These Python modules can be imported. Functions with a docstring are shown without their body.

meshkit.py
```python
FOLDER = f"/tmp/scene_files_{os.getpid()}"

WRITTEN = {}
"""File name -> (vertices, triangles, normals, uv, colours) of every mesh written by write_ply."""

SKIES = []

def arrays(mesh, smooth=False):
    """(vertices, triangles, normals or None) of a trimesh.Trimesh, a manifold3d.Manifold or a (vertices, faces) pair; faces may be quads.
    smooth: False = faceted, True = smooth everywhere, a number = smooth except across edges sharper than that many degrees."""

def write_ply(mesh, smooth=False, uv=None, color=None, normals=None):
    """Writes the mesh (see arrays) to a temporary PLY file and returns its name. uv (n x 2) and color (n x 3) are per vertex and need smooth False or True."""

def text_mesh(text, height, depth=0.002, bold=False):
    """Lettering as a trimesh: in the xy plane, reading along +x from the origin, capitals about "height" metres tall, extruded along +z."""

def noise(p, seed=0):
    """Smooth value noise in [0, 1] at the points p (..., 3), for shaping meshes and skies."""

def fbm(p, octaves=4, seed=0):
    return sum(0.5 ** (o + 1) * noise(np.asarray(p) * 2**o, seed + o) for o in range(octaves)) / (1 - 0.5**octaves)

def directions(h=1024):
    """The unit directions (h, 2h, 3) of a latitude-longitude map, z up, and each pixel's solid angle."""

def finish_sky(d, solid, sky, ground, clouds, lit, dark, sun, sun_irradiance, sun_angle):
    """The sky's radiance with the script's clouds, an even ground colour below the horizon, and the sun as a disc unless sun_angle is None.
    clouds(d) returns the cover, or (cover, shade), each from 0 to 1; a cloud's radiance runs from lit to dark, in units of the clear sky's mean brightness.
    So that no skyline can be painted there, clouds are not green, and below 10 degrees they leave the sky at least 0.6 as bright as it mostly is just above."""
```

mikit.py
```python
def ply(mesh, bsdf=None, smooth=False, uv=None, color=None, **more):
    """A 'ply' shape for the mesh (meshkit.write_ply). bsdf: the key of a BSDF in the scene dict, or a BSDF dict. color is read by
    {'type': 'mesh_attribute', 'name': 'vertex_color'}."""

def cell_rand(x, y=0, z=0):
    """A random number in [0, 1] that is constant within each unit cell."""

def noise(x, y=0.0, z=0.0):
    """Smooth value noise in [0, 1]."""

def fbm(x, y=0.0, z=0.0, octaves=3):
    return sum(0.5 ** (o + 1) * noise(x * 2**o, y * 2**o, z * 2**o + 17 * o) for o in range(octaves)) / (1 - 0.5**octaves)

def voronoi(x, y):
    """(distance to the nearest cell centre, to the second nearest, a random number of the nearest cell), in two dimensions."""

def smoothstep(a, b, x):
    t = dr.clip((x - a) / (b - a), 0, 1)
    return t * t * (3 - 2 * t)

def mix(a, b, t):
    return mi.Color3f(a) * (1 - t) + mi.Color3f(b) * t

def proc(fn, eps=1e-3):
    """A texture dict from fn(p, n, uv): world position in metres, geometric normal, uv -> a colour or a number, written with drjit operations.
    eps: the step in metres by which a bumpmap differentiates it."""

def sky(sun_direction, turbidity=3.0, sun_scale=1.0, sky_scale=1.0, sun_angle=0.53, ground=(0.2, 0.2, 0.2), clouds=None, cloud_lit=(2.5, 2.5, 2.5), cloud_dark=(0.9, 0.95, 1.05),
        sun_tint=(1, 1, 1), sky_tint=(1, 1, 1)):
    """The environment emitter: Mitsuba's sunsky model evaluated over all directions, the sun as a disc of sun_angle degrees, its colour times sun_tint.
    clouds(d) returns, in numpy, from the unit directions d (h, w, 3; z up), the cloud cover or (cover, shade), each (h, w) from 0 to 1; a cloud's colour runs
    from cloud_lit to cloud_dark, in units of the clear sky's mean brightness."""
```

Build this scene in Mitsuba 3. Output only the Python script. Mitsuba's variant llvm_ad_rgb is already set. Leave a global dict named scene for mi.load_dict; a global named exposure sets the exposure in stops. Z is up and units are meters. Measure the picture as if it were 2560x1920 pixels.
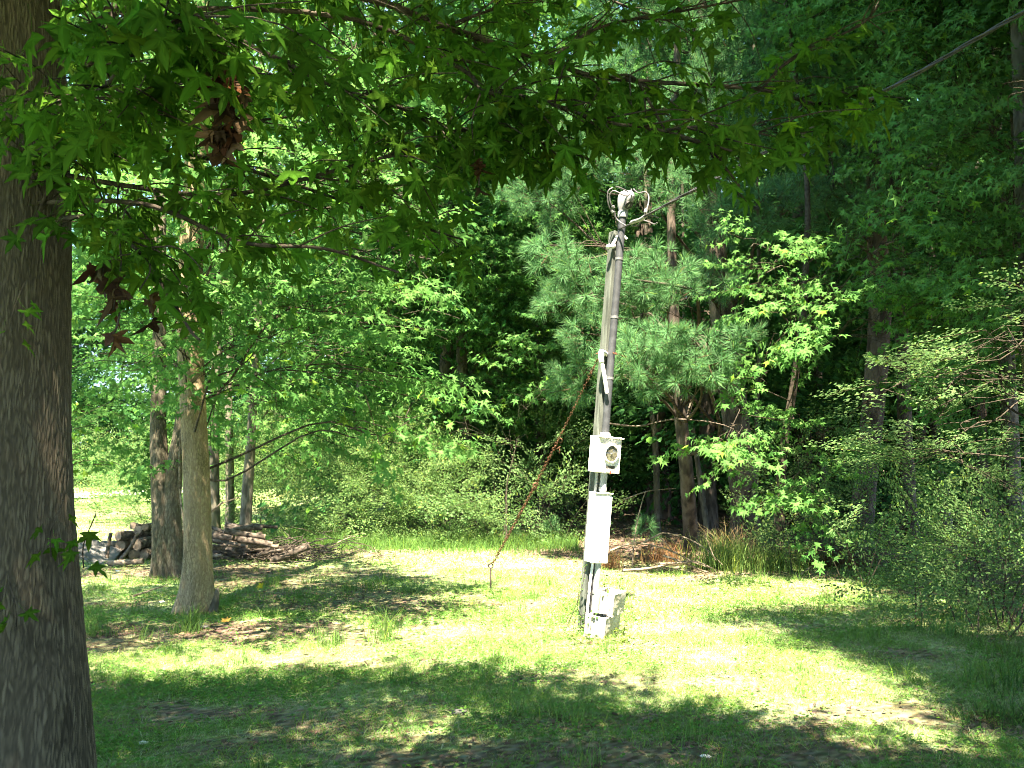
import math
import numpy as np, trimesh, shapely
from scipy.spatial import cKDTree
import drjit as dr, mitsuba as mi, mikit, meshkit

T = mi.ScalarTransform4f
scene, labels = {}, {}
rng = np.random.default_rng(7)

# ---------------------------------------------------------------- camera, sky, exposure
PITCH = math.atan(73 / 890)
EYE = (0.0, 0.0, 1.6)
scene['camera'] = {'type': 'perspective', 'fov': 59.8, 'fov_axis': 'x', 'near_clip': 0.05, 'far_clip': 2000.0,
                   'to_world': T().look_at(origin=EYE, target=(0, math.cos(PITCH), EYE[2] + math.sin(PITCH)), up=(0, 0, 1))}
SUN = np.array([-0.056, -0.465, 0.883])
scene['sky'] = mikit.sky(SUN.tolist(), turbidity=3, sky_scale=0.65, ground=(0.12, 0.13, 0.07), sun_angle=0.6,
                         clouds=lambda d: 0.35 * np.clip(meshkit.fbm(d * 4, 4) * 2.4 - 1.0, 0, 1))
exposure = 4.85
SHX, SHY = -SUN[0] / SUN[2], -SUN[1] / SUN[2]

# ---------------------------------------------------------------- materials
VC = {'type': 'mesh_attribute', 'name': 'vertex_color'}
def thin(name, rough, trans, eta=1.45):
    scene[name] = {'type': 'principledthin', 'base_color': VC, 'roughness': rough, 'diff_trans': trans, 'eta': eta}
thin('leaf_skin', 0.42, 0.8, 2.0)
thin('near_leaf_skin', 0.35, 1.15, 1.5)
thin('needle_skin', 0.5, 0.6)
thin('blade_skin', 0.5, 0.8)
thin('dry_skin', 0.7, 0.5)
def bark(name, dark, light, moss=None, sx=26.0, sz=5.0):
    def fn(p, n, uv):
        a = mikit.fbm(p.x * sx, p.y * sx, p.z * sz, octaves=4)
        b = mikit.fbm(p.x * 3 + 9, p.y * 3, p.z * 1.3, octaves=3)
        c = mikit.mix(dark, light, mikit.smoothstep(0.3, 0.68, a * 0.8 + b * 0.2))
        if moss is not None:
            c = mikit.mix(c, moss, mikit.smoothstep(0.48, 0.68, b) * 0.6)
        return c
    scene[name] = {'type': 'twosided', 'bsdf': {'type': 'principled', 'base_color': mikit.proc(fn), 'roughness': 0.9, 'specular': 0.2}}
bark('bark_near', (0.055, 0.042, 0.03), (0.24, 0.2, 0.15), (0.25, 0.23, 0.14))
bark('bark_tan', (0.09, 0.075, 0.045), (0.27, 0.23, 0.15), (0.16, 0.16, 0.07), 34, 8)
bark('bark_grey', (0.07, 0.062, 0.048), (0.18, 0.165, 0.13), (0.1, 0.1, 0.06), 20, 6)
bark('bark_pine', (0.045, 0.037, 0.03), (0.15, 0.125, 0.1), None, 14, 4)
bark('twig_bark', (0.03, 0.025, 0.019), (0.085, 0.072, 0.055), None, 30, 30)
bark('dead_wood', (0.09, 0.07, 0.05), (0.3, 0.25, 0.19), None, 30, 30)
bark('log_bark', (0.045, 0.037, 0.029), (0.16, 0.135, 0.11), None, 25, 25)
bark('cut_wood', (0.13, 0.1, 0.07), (0.26, 0.205, 0.15), None, 18, 18)
bark('grey_board', (0.1, 0.1, 0.095), (0.2, 0.2, 0.19), None, 6, 6)
def flat(name, col, rough=0.5, metal=0.0, var=0.15, s=25.0, spec=0.5, sz=None):
    c = np.array(col)
    def fn(p, n, uv):
        k = mikit.fbm(p.x * s, p.y * s, p.z * (sz or s), octaves=3)
        return mikit.mix((c * (1 - var)).tolist(), (c * (1 + var)).tolist(), mikit.smoothstep(0.25, 0.75, k))
    scene[name] = {'type': 'twosided', 'bsdf': {'type': 'principled', 'base_color': mikit.proc(fn), 'roughness': rough, 'metallic': metal, 'specular': spec}}
flat('post_wood', (0.088, 0.103, 0.09), 0.85, 0, 0.35, 60, 0.2, 3)
flat('galvanised', (0.055, 0.062, 0.07), 0.5, 0.1, 0.2, 18)
flat('white_paint', (0.74, 0.73, 0.69), 0.45, 0, 0.02, 9)
flat('white_plastic', (0.78, 0.76, 0.76), 0.4, 0, 0.05, 9)
flat('grey_plastic', (0.3, 0.33, 0.33), 0.5, 0, 0.08, 12)
flat('cast_head', (0.26, 0.265, 0.27), 0.5, 0, 0.12, 20)
flat('black_rubber', (0.03, 0.03, 0.032), 0.6, 0, 0.2)
flat('cable_jacket', (0.11, 0.11, 0.115), 0.5, 0.2, 0.3, 40)
flat('cable_weathered', (0.05, 0.05, 0.052), 0.6, 0.1, 0.3, 40)
flat('rust', (0.12, 0.055, 0.03), 0.8, 0.2, 0.5, 60)
flat('iron', (0.06, 0.045, 0.038), 0.7, 0.3, 0.3, 50)
flat('steel_band', (0.3, 0.31, 0.31), 0.45, 0.6, 0.2, 40)
flat('dial', (0.1, 0.1, 0.065), 0.7, 0, 0.7, 70)
flat('ink', (0.07, 0.07, 0.06), 0.7, 0, 0.5, 90)
flat('red_seal', (0.4, 0.08, 0.05), 0.6, 0, 0.2)
flat('asphalt', (0.4, 0.39, 0.37), 0.9, 0, 0.1, 3)
flat('paper', (0.7, 0.7, 0.68), 0.8, 0, 0.1)
def blockfn(p, n, uv):
    k = mikit.fbm(p.x * 60, p.y * 60, p.z * 60, octaves=3)
    b = mikit.fbm(p.x * 7 + 3, p.y * 7, p.z * 7, octaves=3)
    c = mikit.mix((0.24, 0.235, 0.21), (0.42, 0.41, 0.38), k)
    return mikit.mix(c, (0.3, 0.25, 0.12), mikit.smoothstep(0.35, 0.7, b) * 0.4)
scene['concrete'] = {'type': 'principled', 'base_color': mikit.proc(blockfn), 'roughness': 0.95, 'specular': 0.2}
scene['glass'] = {'type': 'thindielectric'}

# bare-soil patches: (x, y, rx, ry, strength)
DIRT = [(-3.0, 8.3, 2.1, 0.55, 1.0), (-2.4, 8.0, 1.9, 0.3, 0.9), (-1.4, 9.6, 1.2, 0.35, 0.7), (-2.3, 10.7, 1.9, 0.6, 0.7), (-4.0, 12.6, 2.6, 0.9, 0.9),
        (-0.2, 4.75, 1.3, 0.35, 0.8), (1.2, 4.9, 1.6, 0.35, 0.8), (0.6, 5.5, 1.2, 0.2, 0.7), (-1.3, 4.5, 1.0, 0.3, 0.8), (2.4, 12.6, 1.3, 0.5, 0.8), (-0.6, 9.0, 0.5, 0.2, 0.6),
        (0.9, 7.7, 0.5, 0.3, 0.6), (-1.1, 7.0, 1.1, 0.16, 0.6), (0.6, 6.6, 1.6, 0.25, 0.5), (3.0, 7.3, 0.7, 0.3, 0.7), (2.6, 5.6, 0.8, 0.3, 0.6), (3.3, 9.6, 0.5, 0.25, 0.6)]
def dirt_np(x, y):
    q = np.stack([x * 2.2, y * 3.2, x * 0], -1)
    w = (meshkit.fbm(q, 3, 4) - 0.5) * 1.6
    d = np.zeros_like(x)
    for cx, cy, rx, ry, s in DIRT:
        e = ((x - cx) / rx) ** 2 + ((y - cy) / ry) ** 2
        d = np.maximum(d, s * np.clip(1.25 + w - e, 0, 1))
    edge = 14.2 - 0.25 * (x - 1.5) + (meshkit.noise(np.stack([x * 0.7, x * 0, x * 0], -1)) - 0.5) * 1.2
    woods = np.clip((y - np.where(x > 0.2, edge, np.minimum(edge + (0.2 - x) * 3, 17.4)) + w) / 0.9, 0, 1) * np.clip((x + 3.6 + w) / 0.8, 0, 1)
    woods = np.maximum(woods, np.clip((x - (6.2 - 0.22 * y) - 1.6) / 0.8, 0, 1) * (y < 15) * 0.8)
    d = np.maximum(d, woods)
    d = np.maximum(d, np.clip((meshkit.fbm(np.stack([x * 0.9 + 7, y * 1.4, x * 0], -1), 3, 9) - 0.52) * 5, 0, 0.75))
    return d
def gz(x, y):
    x, y = np.asarray(x, float), np.asarray(y, float)
    q = np.stack([x * 0.35, y * 0.35, x * 0], -1)
    return (meshkit.fbm(q, 3, 2) - 0.5) * 0.1 * np.clip((np.hypot(x - 0.7, y - 8.5)) / 3, 0.15, 1)

# ---------------------------------------------------------------- mesh helpers
class MB:
    def __init__(s): s.v, s.f, s.c, s.n = [], [], [], 0
    def add(s, v, f, c=None):
        v = np.asarray(v, float); s.v.append(v); s.f.append(np.asarray(f, int) + s.n); s.n += len(v)
        if c is not None: s.c.append(np.broadcast_to(np.asarray(c, float), (len(v), 3)))
        return s
    def ply(s, bsdf, smooth=False):
        v, f = np.vstack(s.v), np.vstack(s.f)
        if s.c: return mikit.ply((v, f), bsdf, smooth=smooth if smooth in (True, False) else True, color=np.vstack(s.c))
        return mikit.ply((v, f), bsdf, smooth=smooth)
def unit(v): v = np.asarray(v, float); return v / np.maximum(np.linalg.norm(v, axis=-1, keepdims=True), 1e-12)
def spline(pts, n):
    p = np.asarray(pts, float)
    if len(p) == 2: return p[0] + (p[1] - p[0]) * np.linspace(0, 1, n)[:, None]
    p = np.vstack([2 * p[0] - p[1], p, 2 * p[-1] - p[-2]])
    t = np.linspace(0, len(p) - 3 - 1e-9, n); i = t.astype(int); u = (t - i)[:, None]
    a, b, c, d = p[i], p[i + 1], p[i + 2], p[i + 3]
    return 0.5 * (2 * b + (c - a) * u + (2 * a - 5 * b + 4 * c - d) * u ** 2 + (3 * b - a - 3 * c + d) * u ** 3)
def tube(p, r, sides=6, caps=True, disp=None, angles=None):
    p = np.asarray(p, float); r = np.broadcast_to(np.asarray(r, float), (len(p),))
    t = unit(np.gradient(p, axis=0))
    a = unit(np.cross(t[0], [0, 0, 1.0] if abs(t[0][2]) < 0.9 else [1.0, 0, 0]))
    A = []
    for k in range(len(p)):
        a = unit(a - t[k] * (a @ t[k])); A.append(a)
    A = np.array(A); B = np.cross(t, A); g = np.arange(sides) * 2 * np.pi / sides
    if angles is not None: g = np.asarray(angles); sides = len(g)
    d = np.cos(g)[None, :, None] * A[:, None] + np.sin(g)[None, :, None] * B[:, None]
    rr = r[:, None] * np.ones(sides)
    if disp is not None: rr = rr + disp(p[:, None] + d * r[:, None, None], d, np.broadcast_to(g, rr.shape), np.broadcast_to(p[:, 2:3], rr.shape))
    v = (p[:, None] + d * rr[..., None]).reshape(-1, 3)
    i, j = np.meshgrid(np.arange(len(p) - 1), np.arange(sides), indexing='ij'); j2 = (j + 1) % sides
    q = np.stack([i * sides + j, i * sides + j2, (i + 1) * sides + j2, (i + 1) * sides + j], -1).reshape(-1, 4)
    f = np.vstack([q[:, [0, 1, 2]], q[:, [0, 2, 3]]])
    if caps:
        n = len(v); v = np.vstack([v, p[0], p[-1]]); k = np.arange(sides); k2 = (k + 1) % sides; o = (len(p) - 1) * sides
        f = np.vstack([f, np.stack([k2, k, 0 * k + n], 1), np.stack([o + k, o + k2, 0 * k + n + 1], 1)])
    return v, f
def tube_mesh(pts, r, n=12, sides=8, **k):
    p = spline(pts, n); r = np.interp(np.linspace(0, 1, n), np.linspace(0, 1, len(np.atleast_1d(r))), np.atleast_1d(r)) if np.ndim(r) else r
    return tube(p, r, sides, **k)
def boxm(lo, hi, bev=0.004):
    lo, hi = np.array(lo, float), np.array(hi, float); b = bev
    pts = [[x, y, z] for m in range(3) for x in ((lo[0], hi[0]) if m == 0 else (lo[0] + b, hi[0] - b)) for y in ((lo[1], hi[1]) if m == 1 else (lo[1] + b, hi[1] - b)) for z in ((lo[2], hi[2]) if m == 2 else (lo[2] + b, hi[2] - b))]
    m = trimesh.convex.convex_hull(np.array(pts)); return np.array(m.vertices), np.array(m.faces)
def lathe(prof, n=24, axis='z'):
    prof = np.asarray(prof, float)
    if prof[0, 0] < 0.001 and prof[0, 1] > prof[-1, 1]: prof = prof[::-1]
    g = np.arange(n) * 2 * np.pi / n
    v = np.stack([prof[:, :1] * np.cos(g), prof[:, :1] * np.sin(g), prof[:, 1:] + 0 * g], -1).reshape(-1, 3)
    i, j = np.meshgrid(np.arange(len(prof) - 1), np.arange(n), indexing='ij'); j2 = (j + 1) % n
    q = np.stack([i * n + j, i * n + j2, (i + 1) * n + j2, (i + 1) * n + j], -1).reshape(-1, 4)
    f = np.vstack([q[:, [0, 1, 2]], q[:, [0, 2, 3]]])
    if axis == 'y': v = np.stack([v[:, 0], -v[:, 2], v[:, 1]], 1)
    return v, f
def num(base):
    if base not in labels and base not in scene: return base
    k = 1
    while f'{base}_{k:03d}' in labels or f'{base}_{k:03d}' in scene: k += 1
    return f'{base}_{k:03d}'
def thing(name, label, cat, group=None):
    k = num(name); labels[k] = {'label': label, 'category': cat}
    if group: labels[k]['group'] = group
    return k
def put(key, vf, bsdf, smooth=40, M=None):
    """one entry of the scene from (vertices, faces) or an MB"""
    k = key; i = 0
    while k in scene: i += 1; k = f'{key}_{i:03d}'
    if isinstance(vf, MB): scene[k] = vf.ply(bsdf, smooth)
    else:
        v, f = vf
        if M is not None: v = np.asarray(v) @ M[:3, :3].T + M[:3, 3]
        scene[k] = mikit.ply((v, f), bsdf, smooth=smooth)
    return k

# ---------------------------------------------------------------- leaf templates: (vertices, faces); stalk at the origin, tip along +x, upper side +z
def star_leaf(detail, seed):
    r = np.random.default_rng(seed)
    ang = np.radians([-108, -56, 0, 56, 108]); ln = np.array([0.66, 0.9, 1.05, 0.9, 0.66]) * r.uniform(0.92, 1.08, 5)
    out = [(math.radians(-150), 0.2)]
    for i in range(5):
        if detail:
            out += [(ang[i] - 0.25, ln[i] * 0.62), (ang[i], ln[i]), (ang[i] + 0.25, ln[i] * 0.62)]
        else: out += [(ang[i], ln[i])]
        if i < 4: out.append(((ang[i] + ang[i + 1]) / 2, 0.36))
    out.append((math.radians(150), 0.2))
    a = np.array(out); xy = np.stack([a[:, 1] * np.cos(a[:, 0]), a[:, 1] * np.sin(a[:, 0])], 1)
    v = np.vstack([[[0.02, 0]], xy]); rad = np.linalg.norm(v, axis=1)
    z = -0.16 * rad ** 2 + (r.uniform(-0.05, 0.3) if detail else 0.1) * np.abs(v[:, 1]) - (r.uniform(0.0, 0.35) if detail else 0.1) * np.clip(v[:, 0], 0, 2) ** 2 + (r.normal(0, 0.06, len(v)) if detail else 0)
    v = np.column_stack([v, z]); n = len(xy); k = np.arange(n - 1)
    f = np.column_stack([0 * k, k + 1, k + 2]); f = np.vstack([f, [[0, n, 1]]])
    if detail:  # stalk
        s = np.array([[0, 0.014, 0], [0, -0.014, 0], [-0.5, 0.012, 0.22], [-0.5, -0.012, 0.22], [-0.85, 0.012, 0.5], [-0.85, -0.012, 0.5]])
        f = np.vstack([f, np.array([[0, 2, 1], [1, 2, 3], [2, 4, 3], [3, 4, 5]]) + len(v)]); v = np.vstack([v, s])
    return v, f
def oval_leaf(w=0.5):
    v = np.array([[0, 0, 0], [0.32, w / 2, 0.05], [0.32, -w / 2, 0.05], [0.68, w * 0.4, 0.02], [0.68, -w * 0.4, 0.02], [1, 0, -0.1], [0.5, 0, -0.02]], float)
    return v, np.array([[0, 6, 1], [0, 2, 6], [1, 6, 3], [2, 4, 6], [3, 6, 5], [4, 5, 6]])
def diamond_leaf(w=0.5):
    return np.array([[0, 0, 0], [0.45, w / 2, 0.06], [1, 0, -0.06], [0.45, -w / 2, 0.06]], float), np.array([[0, 2, 1], [0, 3, 2]])
def place(tpl, pos, head, nrm, size, col):
    """many leaves at once -> vertices, faces, colours"""
    v, f = tpl; n = len(pos)
    x = unit(head); z = unit(nrm - x * (nrm * x).sum(-1, keepdims=True)); y = np.cross(z, x)
    s = np.broadcast_to(size, (n,))[:, None, None]
    V = pos[:, None] + s * (v[None, :, :1] * x[:, None] + v[None, :, 1:2] * y[:, None] + v[None, :, 2:3] * z[:, None])
    F = f[None] + (np.arange(n) * len(v))[:, None, None]
    return V.reshape(-1, 3), F.reshape(-1, 3), np.repeat(col, len(v), 0)
def tint(n, base, var=0.22, yellow=0.06, r=rng):
    c = np.array(base) * (1 + r.normal(0, var, (n, 1)).clip(-0.5, 0.6)) * (1 + r.normal(0, 0.06, (n, 3)))
    y = r.random(n) < yellow
    c[y] = c[y] * [1.5, 1.25, 0.7]
    return c.clip(0.004, 0.6)
SWEET, BEECH, SHRUB, PINE, OAK = (0.11, 0.255, 0.065), (0.14, 0.25, 0.09), (0.165, 0.275, 0.095), (0.125, 0.275, 0.115), (0.06, 0.165, 0.048)

GROUPS = {}
def group(name, mb, bsdf):
    scene[name] = {'type': 'shapegroup', 'foliage': mb.ply(bsdf, False)}
def spray(seed, kind):
    """a flat leafy end of a branch, stem along +x, about half a metre to a metre long"""
    r = np.random.default_rng(seed); mb = MB()
    if kind == 'sweet': L, nt, per, size, base, tpl, drop = 0.75, 9, 5, 0.078, SWEET, star_leaf(False, seed), 0.75
    elif kind == 'oak': L, nt, per, size, base, tpl, drop = 0.9, 10, 5, 0.11, OAK, oval_leaf(0.6), 0.4
    elif kind == 'beech': L, nt, per, size, base, tpl, drop = 0.8, 16, 9, 0.056, BEECH, oval_leaf(0.5), 0.1
    else: L, nt, per, size, base, tpl, drop = 0.45, 14, 9, 0.038, SHRUB, diamond_leaf(0.5), 0.0
    P, Hd, N = [], [], []
    for i in range(nt):
        t = (i + 0.6) / nt; side = 1 if i % 2 else -1
        a = side * r.uniform(0.5, 1.1) if i < nt - 1 else 0
        ln = L * (0.55 - 0.35 * abs(t - 0.4)) * r.uniform(0.7, 1.2)
        up = r.normal(0.05, 0.16) if kind != 'shrub' else r.normal(0.3, 0.5)
        b = np.array([L * t, 0, -0.12 * L * t * t]); d = unit([math.cos(a), math.sin(a), up])
        for j in range(per):
            u = (j + r.uniform(0.3, 1)) / per; s2 = 1 if j % 2 else -1
            h = a + s2 * r.uniform(0.2, 0.9)
            pos = b + d * ln * u + r.normal(0, 0.02, 3)
            head = np.array([math.cos(h), math.sin(h), -drop * r.uniform(0.2, 1.5)])
            pos = pos + unit(head) * size * (0.4 if kind == 'sweet' else 0.1)
            P.append(pos); Hd.append(head); N.append(np.array([0, 0, 1]) + r.normal(0, 0.45 if kind == 'sweet' else 0.33 if kind != 'shrub' else 0.7, 3))
    n = len(P)
    mb.add(*place(tpl, np.array(P), np.array(Hd), np.array(N), size * r.uniform(0.7, 1.2, n), tint(n, base, 0.2, 0.05, r)))
    if kind in ('sweet', 'beech'):
        for i in range(0, nt, 2): pass
        v, f = tube(np.array([[0, 0, 0], [L * 0.5, 0, -0.03], [L, 0, -0.12 * L]]), [0.005, 0.004, 0.002], 3, False); mb.add(v, f, (0.07, 0.055, 0.04))
    return mb
def tuft(seed):
    """a shoot of long pine needles, along +x"""
    r = np.random.default_rng(seed); mb = MB(); n = 85
    t = r.random(n); a = r.uniform(0, 2 * np.pi, n); op = np.interp(t, [0, 1], [1.7, 0.25]) * r.uniform(0.8, 1.15, n)
    d = np.stack([np.cos(op), np.sin(op) * np.cos(a), np.sin(op) * np.sin(a)], 1)
    p0 = np.stack([t * 0.07, 0 * t, 0 * t], 1); ln = r.uniform(0.13, 0.2, n)
    mid = p0 + d * ln[:, None] * 0.55; tip = p0 + d * ln[:, None]; tip[:, 2] -= 0.012
    w = unit(np.cross(d, r.normal(0, 1, (n, 3)))) * 0.0021
    V = np.stack([p0 - w, p0 + w, mid + w, mid - w, tip], 1).reshape(-1, 3)
    F = (np.array([[0, 1, 2], [0, 2, 3], [3, 2, 4]])[None] + (np.arange(n) * 5)[:, None, None]).reshape(-1, 3)
    mb.add(V, F, np.repeat(tint(n, PINE, 0.2, 0.05, r), 5, 0))
    v, f = tube(np.array([[-0.12, 0, 0], [0.05, 0, 0], [0.17, 0, 0]]), [0.006, 0.005, 0.003], 3, False); mb.add(v, f, (0.11, 0.08, 0.05))
    return mb
SPRAYS = {}
for kind, cnt in (('sweet', 5), ('oak', 4), ('beech', 4), ('shrub', 4)):
    SPRAYS[kind] = []
    for i in range(cnt):
        group(f'spray_{kind}_{i}', spray(100 + i * 7 + len(kind), kind), 'leaf_skin'); SPRAYS[kind].append(f'spray_{kind}_{i}')
SPRAYS['pine'] = []
for i in range(4): group(f'spray_pine_{i}', tuft(60 + i), 'needle_skin'); SPRAYS['pine'].append(f'spray_pine_{i}')

# ---------------------------------------------------------------- where the sun reaches the lawn: no foliage hangs in these beams
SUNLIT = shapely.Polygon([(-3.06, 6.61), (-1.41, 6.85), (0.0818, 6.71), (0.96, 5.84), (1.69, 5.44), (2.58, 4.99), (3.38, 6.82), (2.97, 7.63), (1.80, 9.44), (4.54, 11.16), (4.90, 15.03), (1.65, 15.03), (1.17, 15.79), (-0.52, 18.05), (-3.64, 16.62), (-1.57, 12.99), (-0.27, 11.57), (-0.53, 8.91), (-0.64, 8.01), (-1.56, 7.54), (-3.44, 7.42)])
SUNLIT2 = shapely.Polygon([(-10.64, 19.39), (-6.63, 16.62), (-10.57, 26.42), (-15.74, 27.58)]).union(shapely.Polygon([(-5.74, 20.40), (-4.10, 19.15), (-5.63, 23.45), (-6.74, 23.10)]))
BEAMS = SUNLIT.buffer(0.28).union(SUNLIT2).union(shapely.box(-3.5, 16.9, 0.3, 19.4)).union(shapely.box(-6.3, 19.3, -3.7, 21.3)).union(shapely.box(3.3, 8.95, 5.6, 10.75).union(shapely.box(4.0, 7.8, 5.8, 9.3))).union(shapely.Point(2.8, 13.3).buffer(0.25)).union(shapely.Point(2.6, 12.15).buffer(0.35))
def in_beam(p):
    p = np.asarray(p, float)
    return shapely.contains_xy(BEAMS, p[:, 0] + SHX * p[:, 2], p[:, 1] + SHY * p[:, 2])

def sprays(key, pos, head, kind, scale=1.0, r=rng, tilt=0.3, pitch=0.0, carve=True):
    """leafy ends of branches at pos, pointing along head; all of them are one crown"""
    pos, head = np.asarray(pos, float), np.asarray(head, float)
    tipp = pos + unit(head) * 0.35
    keep = ~(in_beam(tipp) | in_beam(pos)) if carve else np.ones(len(pos), bool)
    pos, head = pos[keep], head[keep]; n = len(pos)
    if not n: return
    head = head + [0, 0, pitch]
    x = unit(head); z = np.array([0, 0, 1.0]) + r.normal(0, tilt, (n, 3)); z = unit(z - x * (z * x).sum(-1, keepdims=True)); y = np.cross(z, x)
    s = scale * r.uniform(0.75, 1.25, n); which = r.integers(0, len(SPRAYS[kind]), n)
    M = np.zeros((n, 4, 4)); M[:, :3, 0], M[:, :3, 1], M[:, :3, 2], M[:, :3, 3], M[:, 3, 3] = x * s[:, None], y * s[:, None], z * s[:, None], pos, 1
    k0 = COUNT.get(key, 0)
    for i in range(n):
        scene[f'{key}__{k0 + i + 1:04d}'] = {'type': 'instance', 'to_world': T(M[i]), 'group': {'type': 'ref', 'id': SPRAYS[kind][which[i]]}}
    COUNT[key] = k0 + n
COUNT = {}
def ball(n, c, rad, r, shell=0.5):
    d = unit(r.normal(0, 1, (n, 3))); u = (shell ** 3 + (1 - shell ** 3) * r.random((n, 1))) ** (1 / 3)
    return np.asarray(c) + d * u * np.asarray(rad), d

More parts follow.
